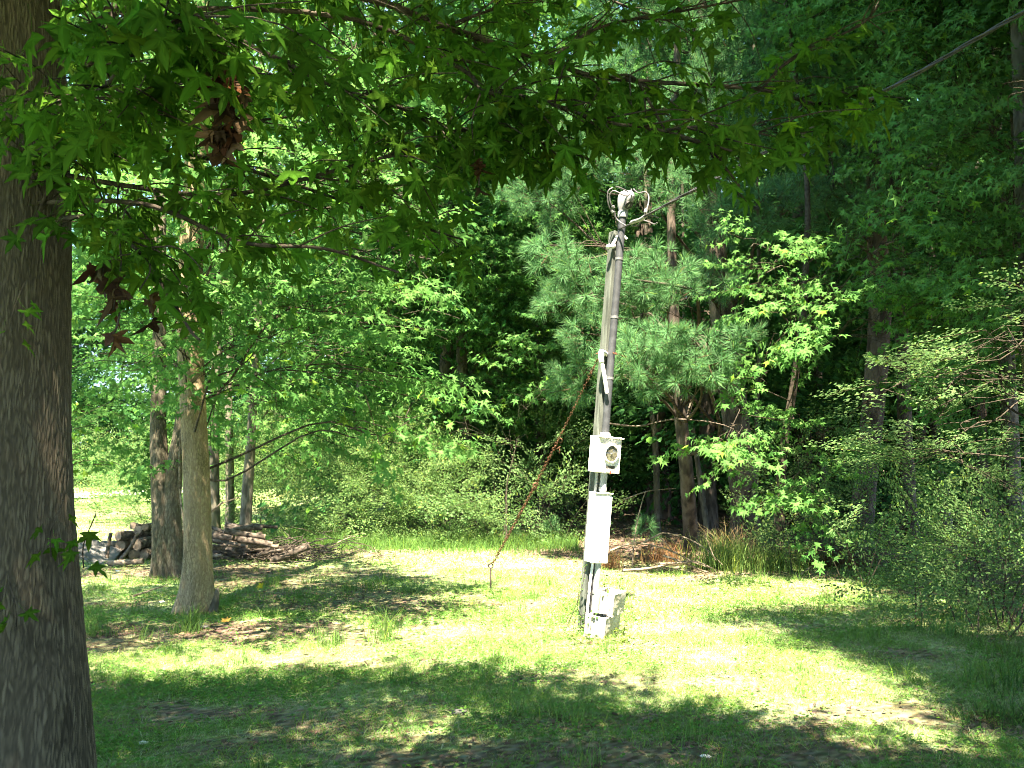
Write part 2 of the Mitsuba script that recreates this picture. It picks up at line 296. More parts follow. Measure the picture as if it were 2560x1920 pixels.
def trunk_disp(amp, ridges, flare=0.0, z0=0.0, seed=0, vs=2.2):
    def fn(p, d, g, z):
        q = np.stack([np.cos(g) * ridges / 6.28, np.sin(g) * ridges / 6.28, z * vs], -1)
        a = np.abs(meshkit.noise(q, seed) - 0.5) * 2; b = meshkit.noise(q * 2.3, seed + 3); big = meshkit.noise(np.stack([np.cos(g) * 0.8, np.sin(g) * 0.8, z * 0.6], -1), seed + 5)
        fl = flare * np.exp(-np.maximum(z - z0, 0) / 0.22) * (0.7 + 0.5 * np.cos(g * 5 + seed) * np.exp(-np.maximum(z - z0, 0) / 0.12))
        return amp * (a * 1.2 + b * 0.5 - 0.7) + (big - 0.5) * amp * 3 + fl
    return fn
def tree(name, label, cat, group_, path, r0, r1, clusters, kind, bark_, seed, density=1.0, scale=1.0, sides=12, n=30, carve=True, limbs=True, flare=None, tilt=0.3, pitch=0.0, shell=0.45, root=None):
    """path: trunk points; clusters: (x, y, z, radius) or (x, y, z, rx, ry, rz)"""
    r = np.random.default_rng(seed); key = root or thing(name, label, cat, group_)
    p = spline(path, n)
    if path is not None and r0 > 0:
        put(f'{key}__trunk', tube(p, np.interp(np.linspace(0, 1, n), [0, 0.25, 1], [r0, r0 * 0.88, r1]), sides, disp=trunk_disp(r0 * 0.06, 14, r0 * 0.45 if flare is None else flare, p[0][2], seed)), bark_, 60)
    lb = MB()
    for c in clusters:
        c = np.asarray(c, float); rad = c[3:6] if len(c) == 6 else np.array([c[3], c[3], c[3] * 0.75])
        m = max(3, int(density * (26 if kind != 'pine' else 180) * (rad[0] * rad[1] * rad[2]) ** (2 / 3)))
        pos, d = ball(m, c[:3], rad, r, shell)
        at = p[np.argmin(np.abs(p[:, 2] - (c[2] * 0.8 + r.normal(0, 0.35))))]
        out = unit((c[:3] - at) * [1, 1, 0] + 1e-6)
        head = d * [1, 1, 0.25] + out * 0.6 + r.normal(0, 0.25, (m, 3)) * [1, 1, 0.3]
        if kind == 'pine': head = d + out * 0.5 + [0, 0, 0.5] + r.normal(0, 0.3, (m, 3))
        if pos[:, 2].min() < 0.05: pos[:, 2] = np.maximum(pos[:, 2], 0.06)
        sprays(f'{key}__crown', pos, head, kind, scale, r, tilt, pitch, carve)
        if limbs and r0 > 0:
            dist = np.linalg.norm(c[:3] - at); rr = min(r0 * 0.42, 0.012 + 0.011 * dist) * (0.7 if kind == 'pine' else 0.42)
            mid = (at + c[:3]) / 2 + [0, 0, 0.1 * dist] + r.normal(0, 0.09 * dist, 3)
            lb.add(*tube(spline([at, at * 0.7 + mid * 0.3 + r.normal(0, 0.06 * dist, 3), mid, mid * 0.4 + c[:3] * 0.6 + r.normal(0, 0.07 * dist, 3), c[:3]], 14), np.linspace(rr, rr * 0.3, 14), 6))
            lp_ = spline([at, mid, c[:3]], 20)
            for q in pos[:: max(1, m // (5 if kind == 'pine' else 9))]:
                b_ = lp_[r.integers(10, 19)]
                lb.add(*tube(spline([b_, (b_ + q) / 2 + [0, 0, 0.06] + r.normal(0, 0.05, 3), q], 6), np.linspace(min(rr * 0.4, 0.012), 0.003, 6), 4))
    if lb.n: put(f'{key}__limb', lb, 'twig_bark', True); labels[f'{key}__limb'] = {'kind': 'stuff', 'label': 'bare limbs and twigs inside the crown'}
    if f'{key}__crown' in COUNT: labels[f'{key}__crown'] = {'kind': 'stuff', 'label': 'leafy crown of the ' + name.replace('_', ' ')}
    return key

# ================================================================ SETTING
def grid(a, b): return np.concatenate([a, b])
xs = np.unique(np.concatenate([np.arange(-4.2, 4.2, 0.034), np.linspace(4.2, 9, 45), -np.linspace(4.2, 9, 45), -np.geomspace(9, 900, 40), np.geomspace(9, 900, 40)]))
ys = np.unique(np.concatenate([np.arange(3.6, 8.5, 0.03), np.linspace(8.5, 14, 90), np.linspace(14, 20, 36), np.linspace(1.5, 3.6, 12), np.linspace(-20, 1.5, 22), 20 + np.geomspace(0.1, 900, 50), -np.geomspace(20, 900, 24)]))
X, Y = np.meshgrid(xs, ys, indexing='ij')
Z = gz(X, Y)
ix, iy = np.meshgrid(np.arange(len(xs) - 1), np.arange(len(ys) - 1), indexing='ij'); k = ix * len(ys) + iy
gf = np.stack([k, k + len(ys), k + len(ys) + 1, k + 1], -1).reshape(-1, 4); gf = np.vstack([gf[:, [0, 1, 2]], gf[:, [0, 2, 3]]])
dm = dirt_np(X.ravel(), Y.ravel())
far = np.clip((np.hypot(X, Y).ravel() - 16) / 12, 0, 1)
soil, thatch, green = np.array([0.12, 0.094, 0.068]), np.array([0.31, 0.345, 0.19]), np.array([0.16, 0.25, 0.07])
gm = meshkit.fbm(np.stack([X.ravel() * 1.1, Y.ravel() * 1.1, X.ravel() * 0], -1), 3, 21)
gcol = thatch * (1 - gm[:, None]) + green * gm[:, None]
gcol = gcol * (1 - far[:, None]) + np.array([0.16, 0.25, 0.085]) * far[:, None]
gcol = gcol * (1 - dm[:, None]) + soil * dm[:, None]
def groundfn(p, n, uv):
    a = mikit.fbm(p.x * 45, p.y * 45, p.z * 9, octaves=3); b = mikit.fbm(p.x * 9, p.y * 9, 3.0, octaves=3)
    return mikit.mix((0.45, 0.45, 0.45), (1, 1, 1), mikit.smoothstep(0.25, 0.7, a * 0.65 + b * 0.35))
def groundcol(p, n, uv):
    return groundfn(p, n, uv)
scene['ground_skin'] = {'type': 'principled', 'base_color': VC, 'roughness': 0.95, 'specular': 0.1}
scene['ground_rough'] = {'type': 'bumpmap', 'bump': mikit.proc(lambda p, n, uv: mikit.fbm(p.x * 40, p.y * 40, 0.0, octaves=3), eps=0.004), 'scale': 0.02, 'bsdf': {'type': 'ref', 'id': 'ground_skin'}}
scene['ground'] = mikit.ply((np.stack([X, Y, Z], -1).reshape(-1, 3), gf), 'ground_skin', smooth=True, color=gcol * (0.35 + 0.95 * rng.random((len(gcol), 1)) ** 1.3) * (1 + 0.12 * rng.normal(0, 1, (len(gcol), 3))).clip(0.7, 1.3))
labels['ground'] = {'kind': 'structure', 'label': 'lawn soil with thin turf and bare patches'}
rd = np.array([[-60, 30], [-24, 33.5], [-17.5, 36.5], [-15.6, 42], [-16.5, 54], [-20, 75]], float); rd = spline(np.column_stack([rd, np.zeros(len(rd))]), 60)
nrm = unit(np.cross(np.gradient(rd, axis=0), [0, 0, 1]))
rv = np.vstack([np.column_stack([(rd + nrm * s)[:, :2], gz((rd + nrm * s)[:, 0], (rd + nrm * s)[:, 1]) + 0.07]) for s in (-2.2, 2.2)]); kk = np.arange(59)
scene['road'] = mikit.ply((rv, np.vstack([np.column_stack([kk, kk + 60, kk + 61]), np.column_stack([kk, kk + 61, kk + 1])])), 'asphalt', smooth=True)
labels['road'] = {'kind': 'structure', 'label': 'pale sunlit road beyond the lawn'}

# grass: one sheet of single blades
def blades(x, y, h, w, lean, col, r):
    n = len(x); z = gz(x, y) - 0.004; a = r.uniform(0, 2 * np.pi, n)
    wd = np.stack([np.cos(a), np.sin(a), 0 * a], 1) * (w / 2)[:, None]; b = r.uniform(0, 2 * np.pi, n)
    o = np.stack([np.cos(b) * lean * h, np.sin(b) * lean * h, h], 1); base = np.stack([x, y, z], 1)
    mid = base + o * [0.35, 0.35, 0.6]
    V = np.stack([base - wd, base + wd, mid + wd * 0.8, mid - wd * 0.8, base + o], 1).reshape(-1, 3)
    F = (np.array([[0, 1, 2], [0, 2, 3], [3, 2, 4]])[None] + (np.arange(n) * 5)[:, None, None]).reshape(-1, 3)
    return V, F, np.repeat(col, 5, 0)
def scatter(n, y0, y1, r, pad=1.12):
    y = np.sqrt(r.uniform(y0 ** 2, y1 ** 2, n)); x = r.uniform(-1, 1, n) * y * 0.576 * pad
    return x, y
gr = np.random.default_rng(31); gmb = MB()
for n, y0, y1, w, hm in ((230000, 3.6, 8.2, 0.0034, 0.036), (130000, 8.2, 13, 0.006, 0.038), (110000, 13, 24, 0.011, 0.042)):
    x, y = scatter(n, y0, y1, gr); d = dirt_np(x, y)
    cl = meshkit.fbm(np.stack([x * 2.5, y * 2.5, x * 0], -1), 3, 41)
    keep = gr.random(n) > np.clip(d * 1.02, 0, 0.985) * (0.7 + 0.6 * (cl < 0.55)); keep &= gr.random(n) < 0.35 + 1.3 * cl
    x, y, cl = x[keep], y[keep], cl[keep]; m = len(x)
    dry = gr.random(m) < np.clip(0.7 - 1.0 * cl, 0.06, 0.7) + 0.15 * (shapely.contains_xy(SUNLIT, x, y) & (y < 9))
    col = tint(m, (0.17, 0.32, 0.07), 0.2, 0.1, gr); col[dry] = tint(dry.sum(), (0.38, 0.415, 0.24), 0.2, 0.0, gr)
    h = hm * 0.8 * gr.gamma(4, 0.25, m) * (0.6 + 0.9 * cl)
    gmb.add(*blades(x, y, h, np.full(m, w), gr.uniform(0.5, 2.6, m), col, gr))
# rough tufts and uncut strips
tufts = [(x, y, gr.uniform(0.08, 0.2), 40) for x, y in zip(*scatter(150, 4.4, 12, gr))]
tufts += [(-1.11, 7.92) + (0.3, 90), (-3.10, 15.03) + (0.3, 120), (-3.38, 15.79) + (0.26, 120), (-1.77, 11.28) + (0.16, 90), (-2.02, 11.08) + (0.15, 80), (-3.04, 11.48) + (0.15, 60), (-3.00, 8.44) + (0.25, 50), (-1.26, 10.89) + (0.15, 60)]
for x, y, h, n in tufts:
    n = int(n); a = gr.normal(0, 0.06, (n, 2)) * [1, 1]
    gmb.add(*blades(x + a[:, 0], y + a[:, 1], h * gr.uniform(0.4, 1.1, n), np.full(n, 0.005), gr.uniform(0.1, 0.9, n), tint(n, (0.13, 0.24, 0.06), 0.2, 0.12, gr), gr))
strip = [(x, y) for x, y in zip(*scatter(30000, 4.6, 14.5, gr, 1.2)) if x > 4.3 - 0.02 * y + gr.normal(0, 0.35) + 0.4 * (y > 9) and gr.random() < 0.05]
strip = np.array(strip); n = len(strip)
gmb.add(*blades(strip[:, 0], strip[:, 1], gr.gamma(3, 0.028, n), np.full(n, 0.006), gr.uniform(0.3, 1.3, n), tint(n, (0.07, 0.15, 0.04), 0.25, 0.1, gr), gr))
x, y = gr.uniform(-4.5, 1.2, 26000), 16.7 + gr.normal(0, 0.75, 26000)
gmb.add(*blades(x, y, gr.gamma(3, 0.035, 26000), np.full(26000, 0.008), gr.uniform(0.2, 0.9, 26000), tint(26000, (0.1, 0.2, 0.05), 0.25, 0.1, gr), gr))
scene['grass'] = gmb.ply('blade_skin', False); labels['grass'] = {'kind': 'stuff', 'label': 'short patchy lawn grass with taller tufts', 'category': 'grass'}
# low broad-leaved weeds
wmb = MB(); x, y = scatter(110000, 4.0, 10.5, gr); cl = meshkit.fbm(np.stack([x * 1.3 + 3, y * 1.8, x * 0], -1), 3, 77); d = dirt_np(x, y)
keep = (cl > 0.43) & (gr.random(len(x)) > d * 0.9) & (gr.random(len(x)) < (cl - 0.38) * 5 * np.where(x < 1.4, 1, 0.35)); x, y = x[keep], y[keep]; n = len(x)
a = gr.uniform(0, 6.28, n); hd = np.stack([np.cos(a), np.sin(a), gr.uniform(-0.2, 0.35, n)], 1)
wmb.add(*place(diamond_leaf(0.75), np.stack([x, y, gz(x, y) + gr.uniform(0.01, 0.05, n)], 1), hd, np.array([0, 0, 1.0]) + gr.normal(0, 0.3, (n, 3)), gr.uniform(0.014, 0.034, n), tint(n, (0.11, 0.26, 0.05), 0.22, 0.06, gr)))
scene['weeds'] = wmb.ply('leaf_skin', False); labels['weeds'] = {'kind': 'stuff', 'label': 'low round-leaved weeds spreading through the lawn', 'category': 'weeds'}
# litter of dead leaves
lmb = MB(); x, y = scatter(60000, 3.8, 20, gr, 1.25); d = dirt_np(x, y); keep = gr.random(len(x)) < 0.1 + d * 0.75; x, y = x[keep], y[keep]; n = len(x)
a = gr.uniform(0, 6.28, n); hd = np.stack([np.cos(a), np.sin(a), gr.normal(0, 0.25, n)], 1)
lmb.add(*place(oval_leaf(0.55), np.stack([x, y, gz(x, y) + gr.uniform(0.004, 0.02, n)], 1), hd, np.array([0, 0, 1.0]) + gr.normal(0, 0.35, (n, 3)), gr.uniform(0.02, 0.06, n), tint(n, (0.17, 0.135, 0.09), 0.4, 0.0, gr)))
scene['leaf_litter'] = lmb.ply('dry_skin', False); labels['leaf_litter'] = {'kind': 'stuff', 'label': 'brown fallen leaves and chips on bare soil', 'category': 'leaf litter'}

# ================================================================ THE NEAR TREE
near = thing('sweetgum_tree', 'large grey-barked tree at the left picture edge, leafy branches spreading across the top', 'tree')
NX, NY = (-1.95, 3.45, 1.76)[0], 3.45
np_ = spline([(NX + 0.03, NY, -0.1), (NX + 0.01, NY, 0.5), (NX, NY, 1.4), (NX - 0.02, NY, 2.4), (NX - 0.05, NY - 0.02, 3.3), (NX - 0.05, NY - 0.35, 4.6), (NX, NY - 1.2, 6.4), (NX + 0.1, NY - 2.2, 8.6)], 1400)
nr = np.interp(np_[:, 2], [-0.1, 0.2, 0.39, 0.66, 1.05, 1.39, 1.76, 2.98, 3.6, 9], [0.4, 0.36, 0.34, 0.318, 0.28, 0.245, 0.224, 0.194, 0.185, 0.05])
def bark_relief(p, rad, ang, ridges, zs, amp, seed, dark, light, moss, flare=0.0):
    """furrowed bark: flaky upright ridges with dark cracks between; colours by depth (dirt lies in the cracks)"""
    G, Z = np.meshgrid(ang, p[:, 2], indexing='xy')
    cx, cy = np.cos(G) * ridges / 6.28, np.sin(G) * ridges / 6.28
    w = rad.mean() * 6.28 / ridges; hh = 1 / zs; asp = w / hh; rr_ = np.random.default_rng(seed)
    zr = p[:, 2].min() - 0.1, min(p[:, 2].max(), 5.0); n0 = int(ridges * (zr[1] - zr[0]) * zs)
    ga, za = rr_.uniform(0, 6.2832, n0), rr_.uniform(*zr, n0); R0 = rad.mean()
    tr = cKDTree(np.stack([np.cos(ga) * R0, np.sin(ga) * R0, za * asp], -1))
    q = np.stack([np.cos(G) * R0, np.sin(G) * R0, Z * asp], -1); q = q + (meshkit.noise(np.stack([cx * 0.8, cy * 0.8, Z * zs * 1.5], -1), seed + 9)[..., None] - 0.5) * w * [0.9, 0.9, 0.5]
    dd, ii = tr.query(q.reshape(-1, 3), k=2); F = ((dd[:, 1] - dd[:, 0]) / w).reshape(G.shape); cell = ((ii[:, 0] * 7919) % 997 / 997).reshape(G.shape)
    c = meshkit.fbm(np.stack([cx * 2.5, cy * 2.5, Z * zs * 2.5], -1), 2, seed + 4)
    hgt = np.clip(F * 2.2, 0, 1) * (0.42 + 0.3 * cell) + 0.42 * c
    big = meshkit.fbm(np.stack([np.cos(G) * 0.9, np.sin(G) * 0.9, Z * 0.8], -1), 3, seed + 5)
    fl = flare * np.exp(-np.maximum(Z, 0) / 0.25) * (0.7 + 0.5 * np.cos(G * 5 + seed))
    D = amp * (hgt - 0.6) + (big - 0.5) * min(0.03, 0.09 * rad.mean()) + fl
    k = np.clip(hgt * 1.15 - 0.18, 0, 1)[..., None] ** 1.3
    patch = np.clip((meshkit.fbm(np.stack([np.cos(G) * 1.6 + 3, np.sin(G) * 1.6, Z * 1.9], -1), 4, seed + 7) - 0.5) * 5, 0, 1)[..., None]
    col = np.array(dark) * (1 - k) + np.array(light) * k; col = col * (1 - 0.45 * patch) + np.array(moss) * k * 0.45 * patch
    col = col * (0.85 + 0.3 * c[..., None])
    A = np.tile([1.0, 0, 0], (len(p), 1)); t = unit(np.gradient(p, axis=0)); A = unit(A - t * (A * t).sum(1, keepdims=True)); B = np.cross(t, A)
    d = np.cos(G)[..., None] * A[:, None] + np.sin(G)[..., None] * B[:, None]; V = p[:, None] + d * (rad[:, None] + D)[..., None]
    n_, s_ = G.shape; i, j = np.meshgrid(np.arange(n_ - 1), np.arange(s_), indexing='ij'); j2 = (j + 1) % s_
    f = np.stack([i * s_ + j, i * s_ + j2, (i + 1) * s_ + j2, (i + 1) * s_ + j], -1).reshape(-1, 4)
    return V.reshape(-1, 3), np.vstack([f[:, [0, 1, 2]], f[:, [0, 2, 3]]]), col.reshape(-1, 3)
scene['bark_relief'] = {'type': 'principled', 'base_color': VC, 'roughness': 0.92, 'specular': 0.15}
fine = np.concatenate([np.linspace(-2.5, 0.85, 300), np.linspace(0.85, 3.78, 46)[1:-1]])
zz = np.concatenate([np.linspace(-0.1, 0.75, 60), np.linspace(0.75, 3.5, 640)[1:], np.linspace(3.5, 8.5, 60)[1:]])
npz = np.column_stack([np.interp(zz, np_[:, 2], np_[:, 0]), np.interp(zz, np_[:, 2], np_[:, 1]), zz])
bv, bf, bc = bark_relief(npz, np.interp(zz, np_[:, 2], nr), fine, 170, 13, 0.006, 3, (0.062, 0.053, 0.038), (0.17, 0.148, 0.105), (0.21, 0.19, 0.12), 0.02)
scene[f'{near}__trunk'] = mikit.ply((bv, bf), 'bark_relief', smooth=True, color=bc)
LIMBS = [
 ([(NX, NY, 3.55), (-1.12, 3.30, 3.47), (-0.55, 3.30, 3.36), (-0.27, 3.40, 3.30), (0.14, 3.40, 3.16), (0.37, 3.40, 3.09), (0.95, 3.30, 3.00), (1.16, 3.30, 2.94), (1.33, 3.20, 2.92)], 0.026),
 ([(NX, NY, 3.2), (-1.34, 3.20, 3.29), (-0.91, 3.10, 3.06), (-0.62, 3.10, 2.92), (-0.39, 3.20, 2.88), (-0.25, 3.20, 2.80), (-0.11, 3.20, 2.81), (0.16, 3.10, 2.70), (0.30, 3.10, 2.65)], 0.016),
 ([(NX, NY, 2.75), (-1.36, 3.10, 2.56), (-0.97, 3.00, 2.50), (-0.59, 3.00, 2.59), (-0.42, 3.00, 2.64), (-0.24, 3.10, 2.74)], 0.014),
 ([(NX, NY, 2.5), (-1.53, 3.10, 2.45), (-1.35, 2.90, 2.36), (-1.24, 2.85, 2.29), (-1.15, 2.80, 2.20), (-1.09, 2.80, 2.11), (-1.02, 2.80, 2.00), (-0.99, 2.80, 1.97)], 0.013),
 ([(NX, NY, 2.55), (-1.65, 3.15, 2.79), (-1.52, 3.00, 2.86), (-1.46, 3.00, 3.00), (-1.36, 2.90, 3.06), (-1.30, 2.90, 3.24)], 0.019),
 ([(NX, NY, 3.4), (-0.72, 3.30, 3.30), (-0.21, 3.30, 3.09), (-0.11, 3.10, 2.91), (-0.00998, 3.10, 2.90), (0.17, 3.00, 2.81), (0.25, 3.00, 2.78), (0.36, 2.90, 2.71), (0.50, 2.90, 2.69), (0.76, 2.90, 2.61)], 0.014),
 ([(0.37, 3.40, 3.09), (0.46, 3.30, 3.05), (0.52, 3.20, 2.89), (0.58, 3.20, 2.79), (0.70, 3.10, 2.70), (0.81, 3.10, 2.56)], 0.009),
 ([(NX, NY, 2.3), (-1.63, 3.15, 2.68), (-1.31, 2.80, 2.70), (-1.12, 2.70, 2.74), (-0.85, 2.50, 2.72)], 0.011),
 ([(NX, NY, 2.6), (-1.24, 2.90, 2.44), (-0.90, 2.90, 2.31), (-0.64, 3.00, 2.31), (-0.40, 3.10, 2.25)], 0.013),
 ([(NX, NY, 2.9), (-1.24, 3.30, 2.75), (-0.87, 3.50, 2.69), (-0.49, 3.60, 2.58), (-0.20, 3.60, 2.49)], 0.013),
 ([(0.14, 3.40, 3.16), (0.38, 3.60, 3.40), (0.79, 3.70, 3.53), (1.19, 3.70, 3.61)], 0.01),
 ([(0.95, 3.30, 3.00), (1.12, 3.40, 3.18), (1.41, 3.50, 3.35), (1.50, 3.50, 3.44)], 0.008),
 ([(NX, NY, 3.0), (-1.26, 2.60, 2.69), (-1.00, 2.30, 2.70), (-0.78, 2.10, 2.69)], 0.012),
 ([(NX, NY, 3.0), (-1.58, 3.90, 3.28), (-1.26, 4.30, 3.27), (-0.74, 4.50, 3.49), (-0.26, 4.60, 3.74)], 0.014),
 ([(-0.27, 3.40, 3.30), (-0.0123, 3.80, 3.60), (0.31, 4.00, 3.77), (0.65, 4.10, 3.71)], 0.01),
 ([(0.50, 2.90, 2.69), (0.75, 3.10, 2.78), (1.00, 3.20, 2.77)], 0.007),
]
nrng = np.random.default_rng(11)
LP, LH, LN = [], [], []
def leafy(p, gap=0.055, spread=0.5):
    """leaves set alternately along the twig p, on stalks"""
    seg = np.linalg.norm(np.diff(p, axis=0), axis=1); s = np.concatenate([[0], np.cumsum(seg)])
    for q in np.arange(s[-1], 0.02, -gap):
        c = np.array([np.interp(q, s, p[:, i]) for i in range(3)]); t = unit(p[min(np.searchsorted(s, q), len(p) - 1)] - p[0])
        a = nrng.uniform(0, 6.28); hd = unit(t * 0.7 + np.array([math.cos(a), math.sin(a), -0.35]) * 0.9)
        LP.append(c + hd * nrng.uniform(0.04, 0.09) - [0, 0, 0.02]); LH.append(hd + [0, 0, nrng.uniform(-0.9, -0.1)]); LN.append(np.array([0, 0, 1]) + nrng.normal(0, 0.38, 3))
edge = np.array([(-2.28, 3.10, 1.97), (-1.80, 3.10, 2.03), (-1.51, 3.10, 2.07), (-1.26, 3.10, 2.00), (-1.08, 3.10, 1.92), (-0.92, 3.10, 2.16), (-0.66, 3.10, 2.28), (-0.37, 3.10, 2.20), (-0.17, 3.10, 2.28), (-0.12, 3.10, 2.45), (0.0396, 3.10, 2.62), (0.27, 3.10, 2.50), (0.35, 3.10, 2.62), (0.52, 3.10, 2.61), (0.63, 3.10, 2.59), (0.75, 3.10, 2.50), (0.83, 3.10, 2.43), (0.98, 3.10, 2.56), (1.15, 3.10, 2.68), (1.37, 3.10, 2.77), (1.49, 3.10, 3.04), (2.01, 3.10, 3.43)])
for li, (pts, r0) in enumerate(LIMBS):
    r0 *= 0.68; p = spline(pts, 40); L = np.linalg.norm(np.diff(p, axis=0), axis=1).sum()
    put(f'{near}__branch', tube(p, np.linspace(r0, 0.004, 40) * (1 + 0.12 * nrng.random(40)), 8), 'twig_bark', 60)
    tw = MB(); n = int(L / (0.085 if li in (2, 8, 9, 13) else 0.05))
    for i in range(n):
        k = int(np.clip((0.12 + 0.88 * (i + 0.5) / n) * 39, 0, 39)); b = p[k]; t = unit(p[min(k + 1, 39)] - p[max(k - 1, 0)])
        side = np.cross(t, [0, 0, 1]) * (1 if i % 2 else -1); d = unit(t * 0.7 + side * nrng.uniform(0.3, 1.0) + [0, 0, nrng.normal(-0.05, 0.35)])
        ln = nrng.uniform(0.14, 0.42); e = b + d * ln + [0, 0, -0.12 * ln]
        if e[2] < np.interp(e[0], edge[:, 0], edge[:, 2]) + 0.06: continue
        q = spline([b, b + d * ln * 0.5 + nrng.normal(0, 0.012, 3), e], 6); tw.add(*tube(q, np.linspace(0.0038, 0.0018, 6), 4)); leafy(q, 0.055)
    leafy(p[6:], 0.09)
    put(f'{near}__twig', tw, 'twig_bark', True)
LP, LH, LN = np.array(LP), np.array(LH), np.array(LN)
low = np.interp(LP[:, 0], edge[:, 0], edge[:, 2]) + 0.04
keep = ~in_beam(LP) & (LP[:, 2] > low); LP, LH, LN = LP[keep], LH[keep], LN[keep]; n = len(LP)
size = nrng.uniform(0.038, 0.086, n); col = tint(n, (0.072, 0.17, 0.02), 0.2, 0.04, nrng)
STARS = [star_leaf(True, 500 + i) for i in range(5)]
VEIN = np.concatenate([[1.35], [0.9] + [x for i in range(5) for x in ([0.95, 1.2, 0.95] + ([0.82] if i < 4 else []))] + [0.9], [1.3] * 6])[:, None]
fx = (LP[:, 0] / LP[:, 1]) / 0.575; fy = (LP[:, 2] - EYE[2]) / LP[:, 1]
vis = np.where((np.abs(fx) < 1.0) & (fy < 0.51) & (LP[:, 1] > 1.2))[0]
big = vis[np.argsort(-(size[vis] / LP[vis, 1]))][:300]; rest = np.setdiff1d(np.arange(n), big)
shared = []
for s in STARS:
    for t in range(6):
        c = tint(1, (0.072, 0.17, 0.02), 0.22, 0.0, nrng); c = c * [1.35, 1.25, 0.9] if t == 4 else c
        shared.append(mikit.ply(s, 'near_leaf_skin', smooth=False, color=np.repeat(c, len(s[0]), 0) * VEIN))
for j, i in enumerate(big):
    x = unit(LH[i]); z = unit(LN[i] - x * (LN[i] @ x)); y = np.cross(z, x); M = np.eye(4)
    M[:3, 0], M[:3, 1], M[:3, 2], M[:3, 3] = x * size[i], y * size[i], z * size[i], LP[i]
    scene[f'{near}__leaf_{j + 1:03d}'] = {**shared[nrng.integers(len(shared))], 'to_world': T(M)}
cm = MB()
for s in range(5):
    w = rest[s::5]; v_, f_, c_ = place(STARS[s], LP[w], LH[w], LN[w], size[w], col[w]); cm.add(v_, f_, c_ * np.tile(VEIN, (len(w), 1)))
put(f'{near}__crown', cm, 'near_leaf_skin', False); labels[f'{near}__crown'] = {'kind': 'stuff', 'label': 'star-shaped green leaves hanging in the shade'}
# its upper crown, above the frame
r = np.random.default_rng(5); pos, d = ball(2500, (-0.9, 1.6, 6.0), (4.4, 3.8, 3.2), r, 0.3)
ok = (pos[:, 1] + SHY * pos[:, 2] < 6.5 + r.normal(0, 0.3, 2500)) & (pos[:, 2] > 3.9); pos, d = pos[ok], d[ok]
sprays(f'{near}__crown', pos, d * [1, 1, 0.2] + r.normal(0, 0.3, pos.shape) * [1, 1, 0.3], 'sweet', 1.2, r)
# shoots growing out of the trunk
for X0, sx in (((-1.60, 3.12, 1.37), 1), ((-1.70, 3.10, 1.12), -0.4), ((-1.57, 3.30, 1.31), 1.0), ((-1.70, 3.00, 2.11), 1.0)):
    key = thing('vine_shoot', {1: 'leafy green shoot at mid height of the near trunk'}.get(1), 'shoot', None)
    labels[key]['label'] = ['leafy green shoot sprouting from the near trunk, level with the log pile', 'leafy green shoot low on the near trunk', 'single pointed leaf sticking out past the right edge of the near trunk', 'dark drooping leaves on the near trunk beside the dead leaf bunches'][[k for k in labels if k.startswith('vine_shoot')].index(key)]
    p0 = np.array(X0); st = spline([p0 + [-0.02, 0.05, -0.12], p0 + [0.0, 0, -0.03], p0 + [0.05 * sx, -0.02, 0.08]], 7)
    put(f'{key}__stem', tube(st, 0.0025, 5), 'twig_bark')
    for i in range(5):
        a = nrng.uniform(0, 6.28); hd = unit([math.cos(a), math.sin(a) * 0.6, -0.5]); c = st[1 + i] + hd * 0.05; s = nrng.uniform(0.04, 0.06)
        x = hd; z = unit(np.array([0, -0.5, 1]) - x * (np.array([0, -0.5, 1]) @ x)); y = np.cross(z, x); M = np.eye(4); M[:3, 0], M[:3, 1], M[:3, 2], M[:3, 3] = x * s, y * s, z * s, c
        k = f'{key}__leaf' + (f'_{i:03d}' if i else ''); scene[k] = {**shared[nrng.integers(len(shared))], 'to_world': T(M)}
# bunches of dead leaves caught in the branches
def dead_bunch(label, pts, n, seed, s0=0.07):
    r = np.random.default_rng(seed); key = thing('dead_leaf_cluster', label, 'dead leaves', 'withered leaf bunches in the near branches')
    p = spline(pts, 24); put(f'{key}__twig', tube(p, 0.003, 5), 'twig_bark')
    for i in range(n):
        v, f = star_leaf(True, seed * 31 + i); v = v[:-6].copy(); f = f[(f < len(v)).all(1)]
        k_ = r.uniform(1.8, 3.2); v[:, 2] = v[:, 2] + (1 - np.cos(k_ * v[:, 1])) / k_ * 1.2 - 0.4 * v[:, 0] ** 2 + r.normal(0, 0.05, len(v)); v[:, 1] = np.sin(k_ * v[:, 1]) / k_
        b = p[r.integers(3, 24)]; a = r.uniform(0, 6.28); x = unit([0.5 * math.cos(a), 0.5 * math.sin(a), -1]); z = unit(np.cross(x, r.normal(0, 1, 3))); y = np.cross(z, x); s = s0 * r.uniform(0.7, 1.3)
        V = b + r.normal(0, 0.018, 3) + s * (v[:, :1] * x + v[:, 1:2] * y + v[:, 2:3] * z)
        k = f'{key}__leaf' + (f'_{i:03d}' if i else ''); scene[k] = mikit.ply((V, f), 'dry_skin', smooth=True, color=np.repeat(tint(1, [(0.085, 0.045, 0.022), (0.12, 0.085, 0.05), (0.06, 0.04, 0.025)][i % 3], 0.35, 0, r), len(V), 0))
dead_bunch('large bunch of curled brown dead leaves hanging high in the near canopy', [(-0.79, 2.35, 2.65), (-0.76, 2.35, 2.58), (-0.79, 2.35, 2.50), (-0.77, 2.35, 2.43)], 30, 3, 0.062)
dead_bunch('withered brown leaves dangling beside the near trunk', [(-1.21, 2.60, 2.18), (-1.21, 2.60, 2.11), (-1.20, 2.60, 2.07)], 6, 4)
dead_bunch('shrivelled grey-brown leaf hanging just below the withered leaves beside the trunk', [(-1.29, 2.90, 2.13), (-1.16, 2.60, 2.00), (-1.18, 2.60, 1.94)], 4, 5, 0.05)
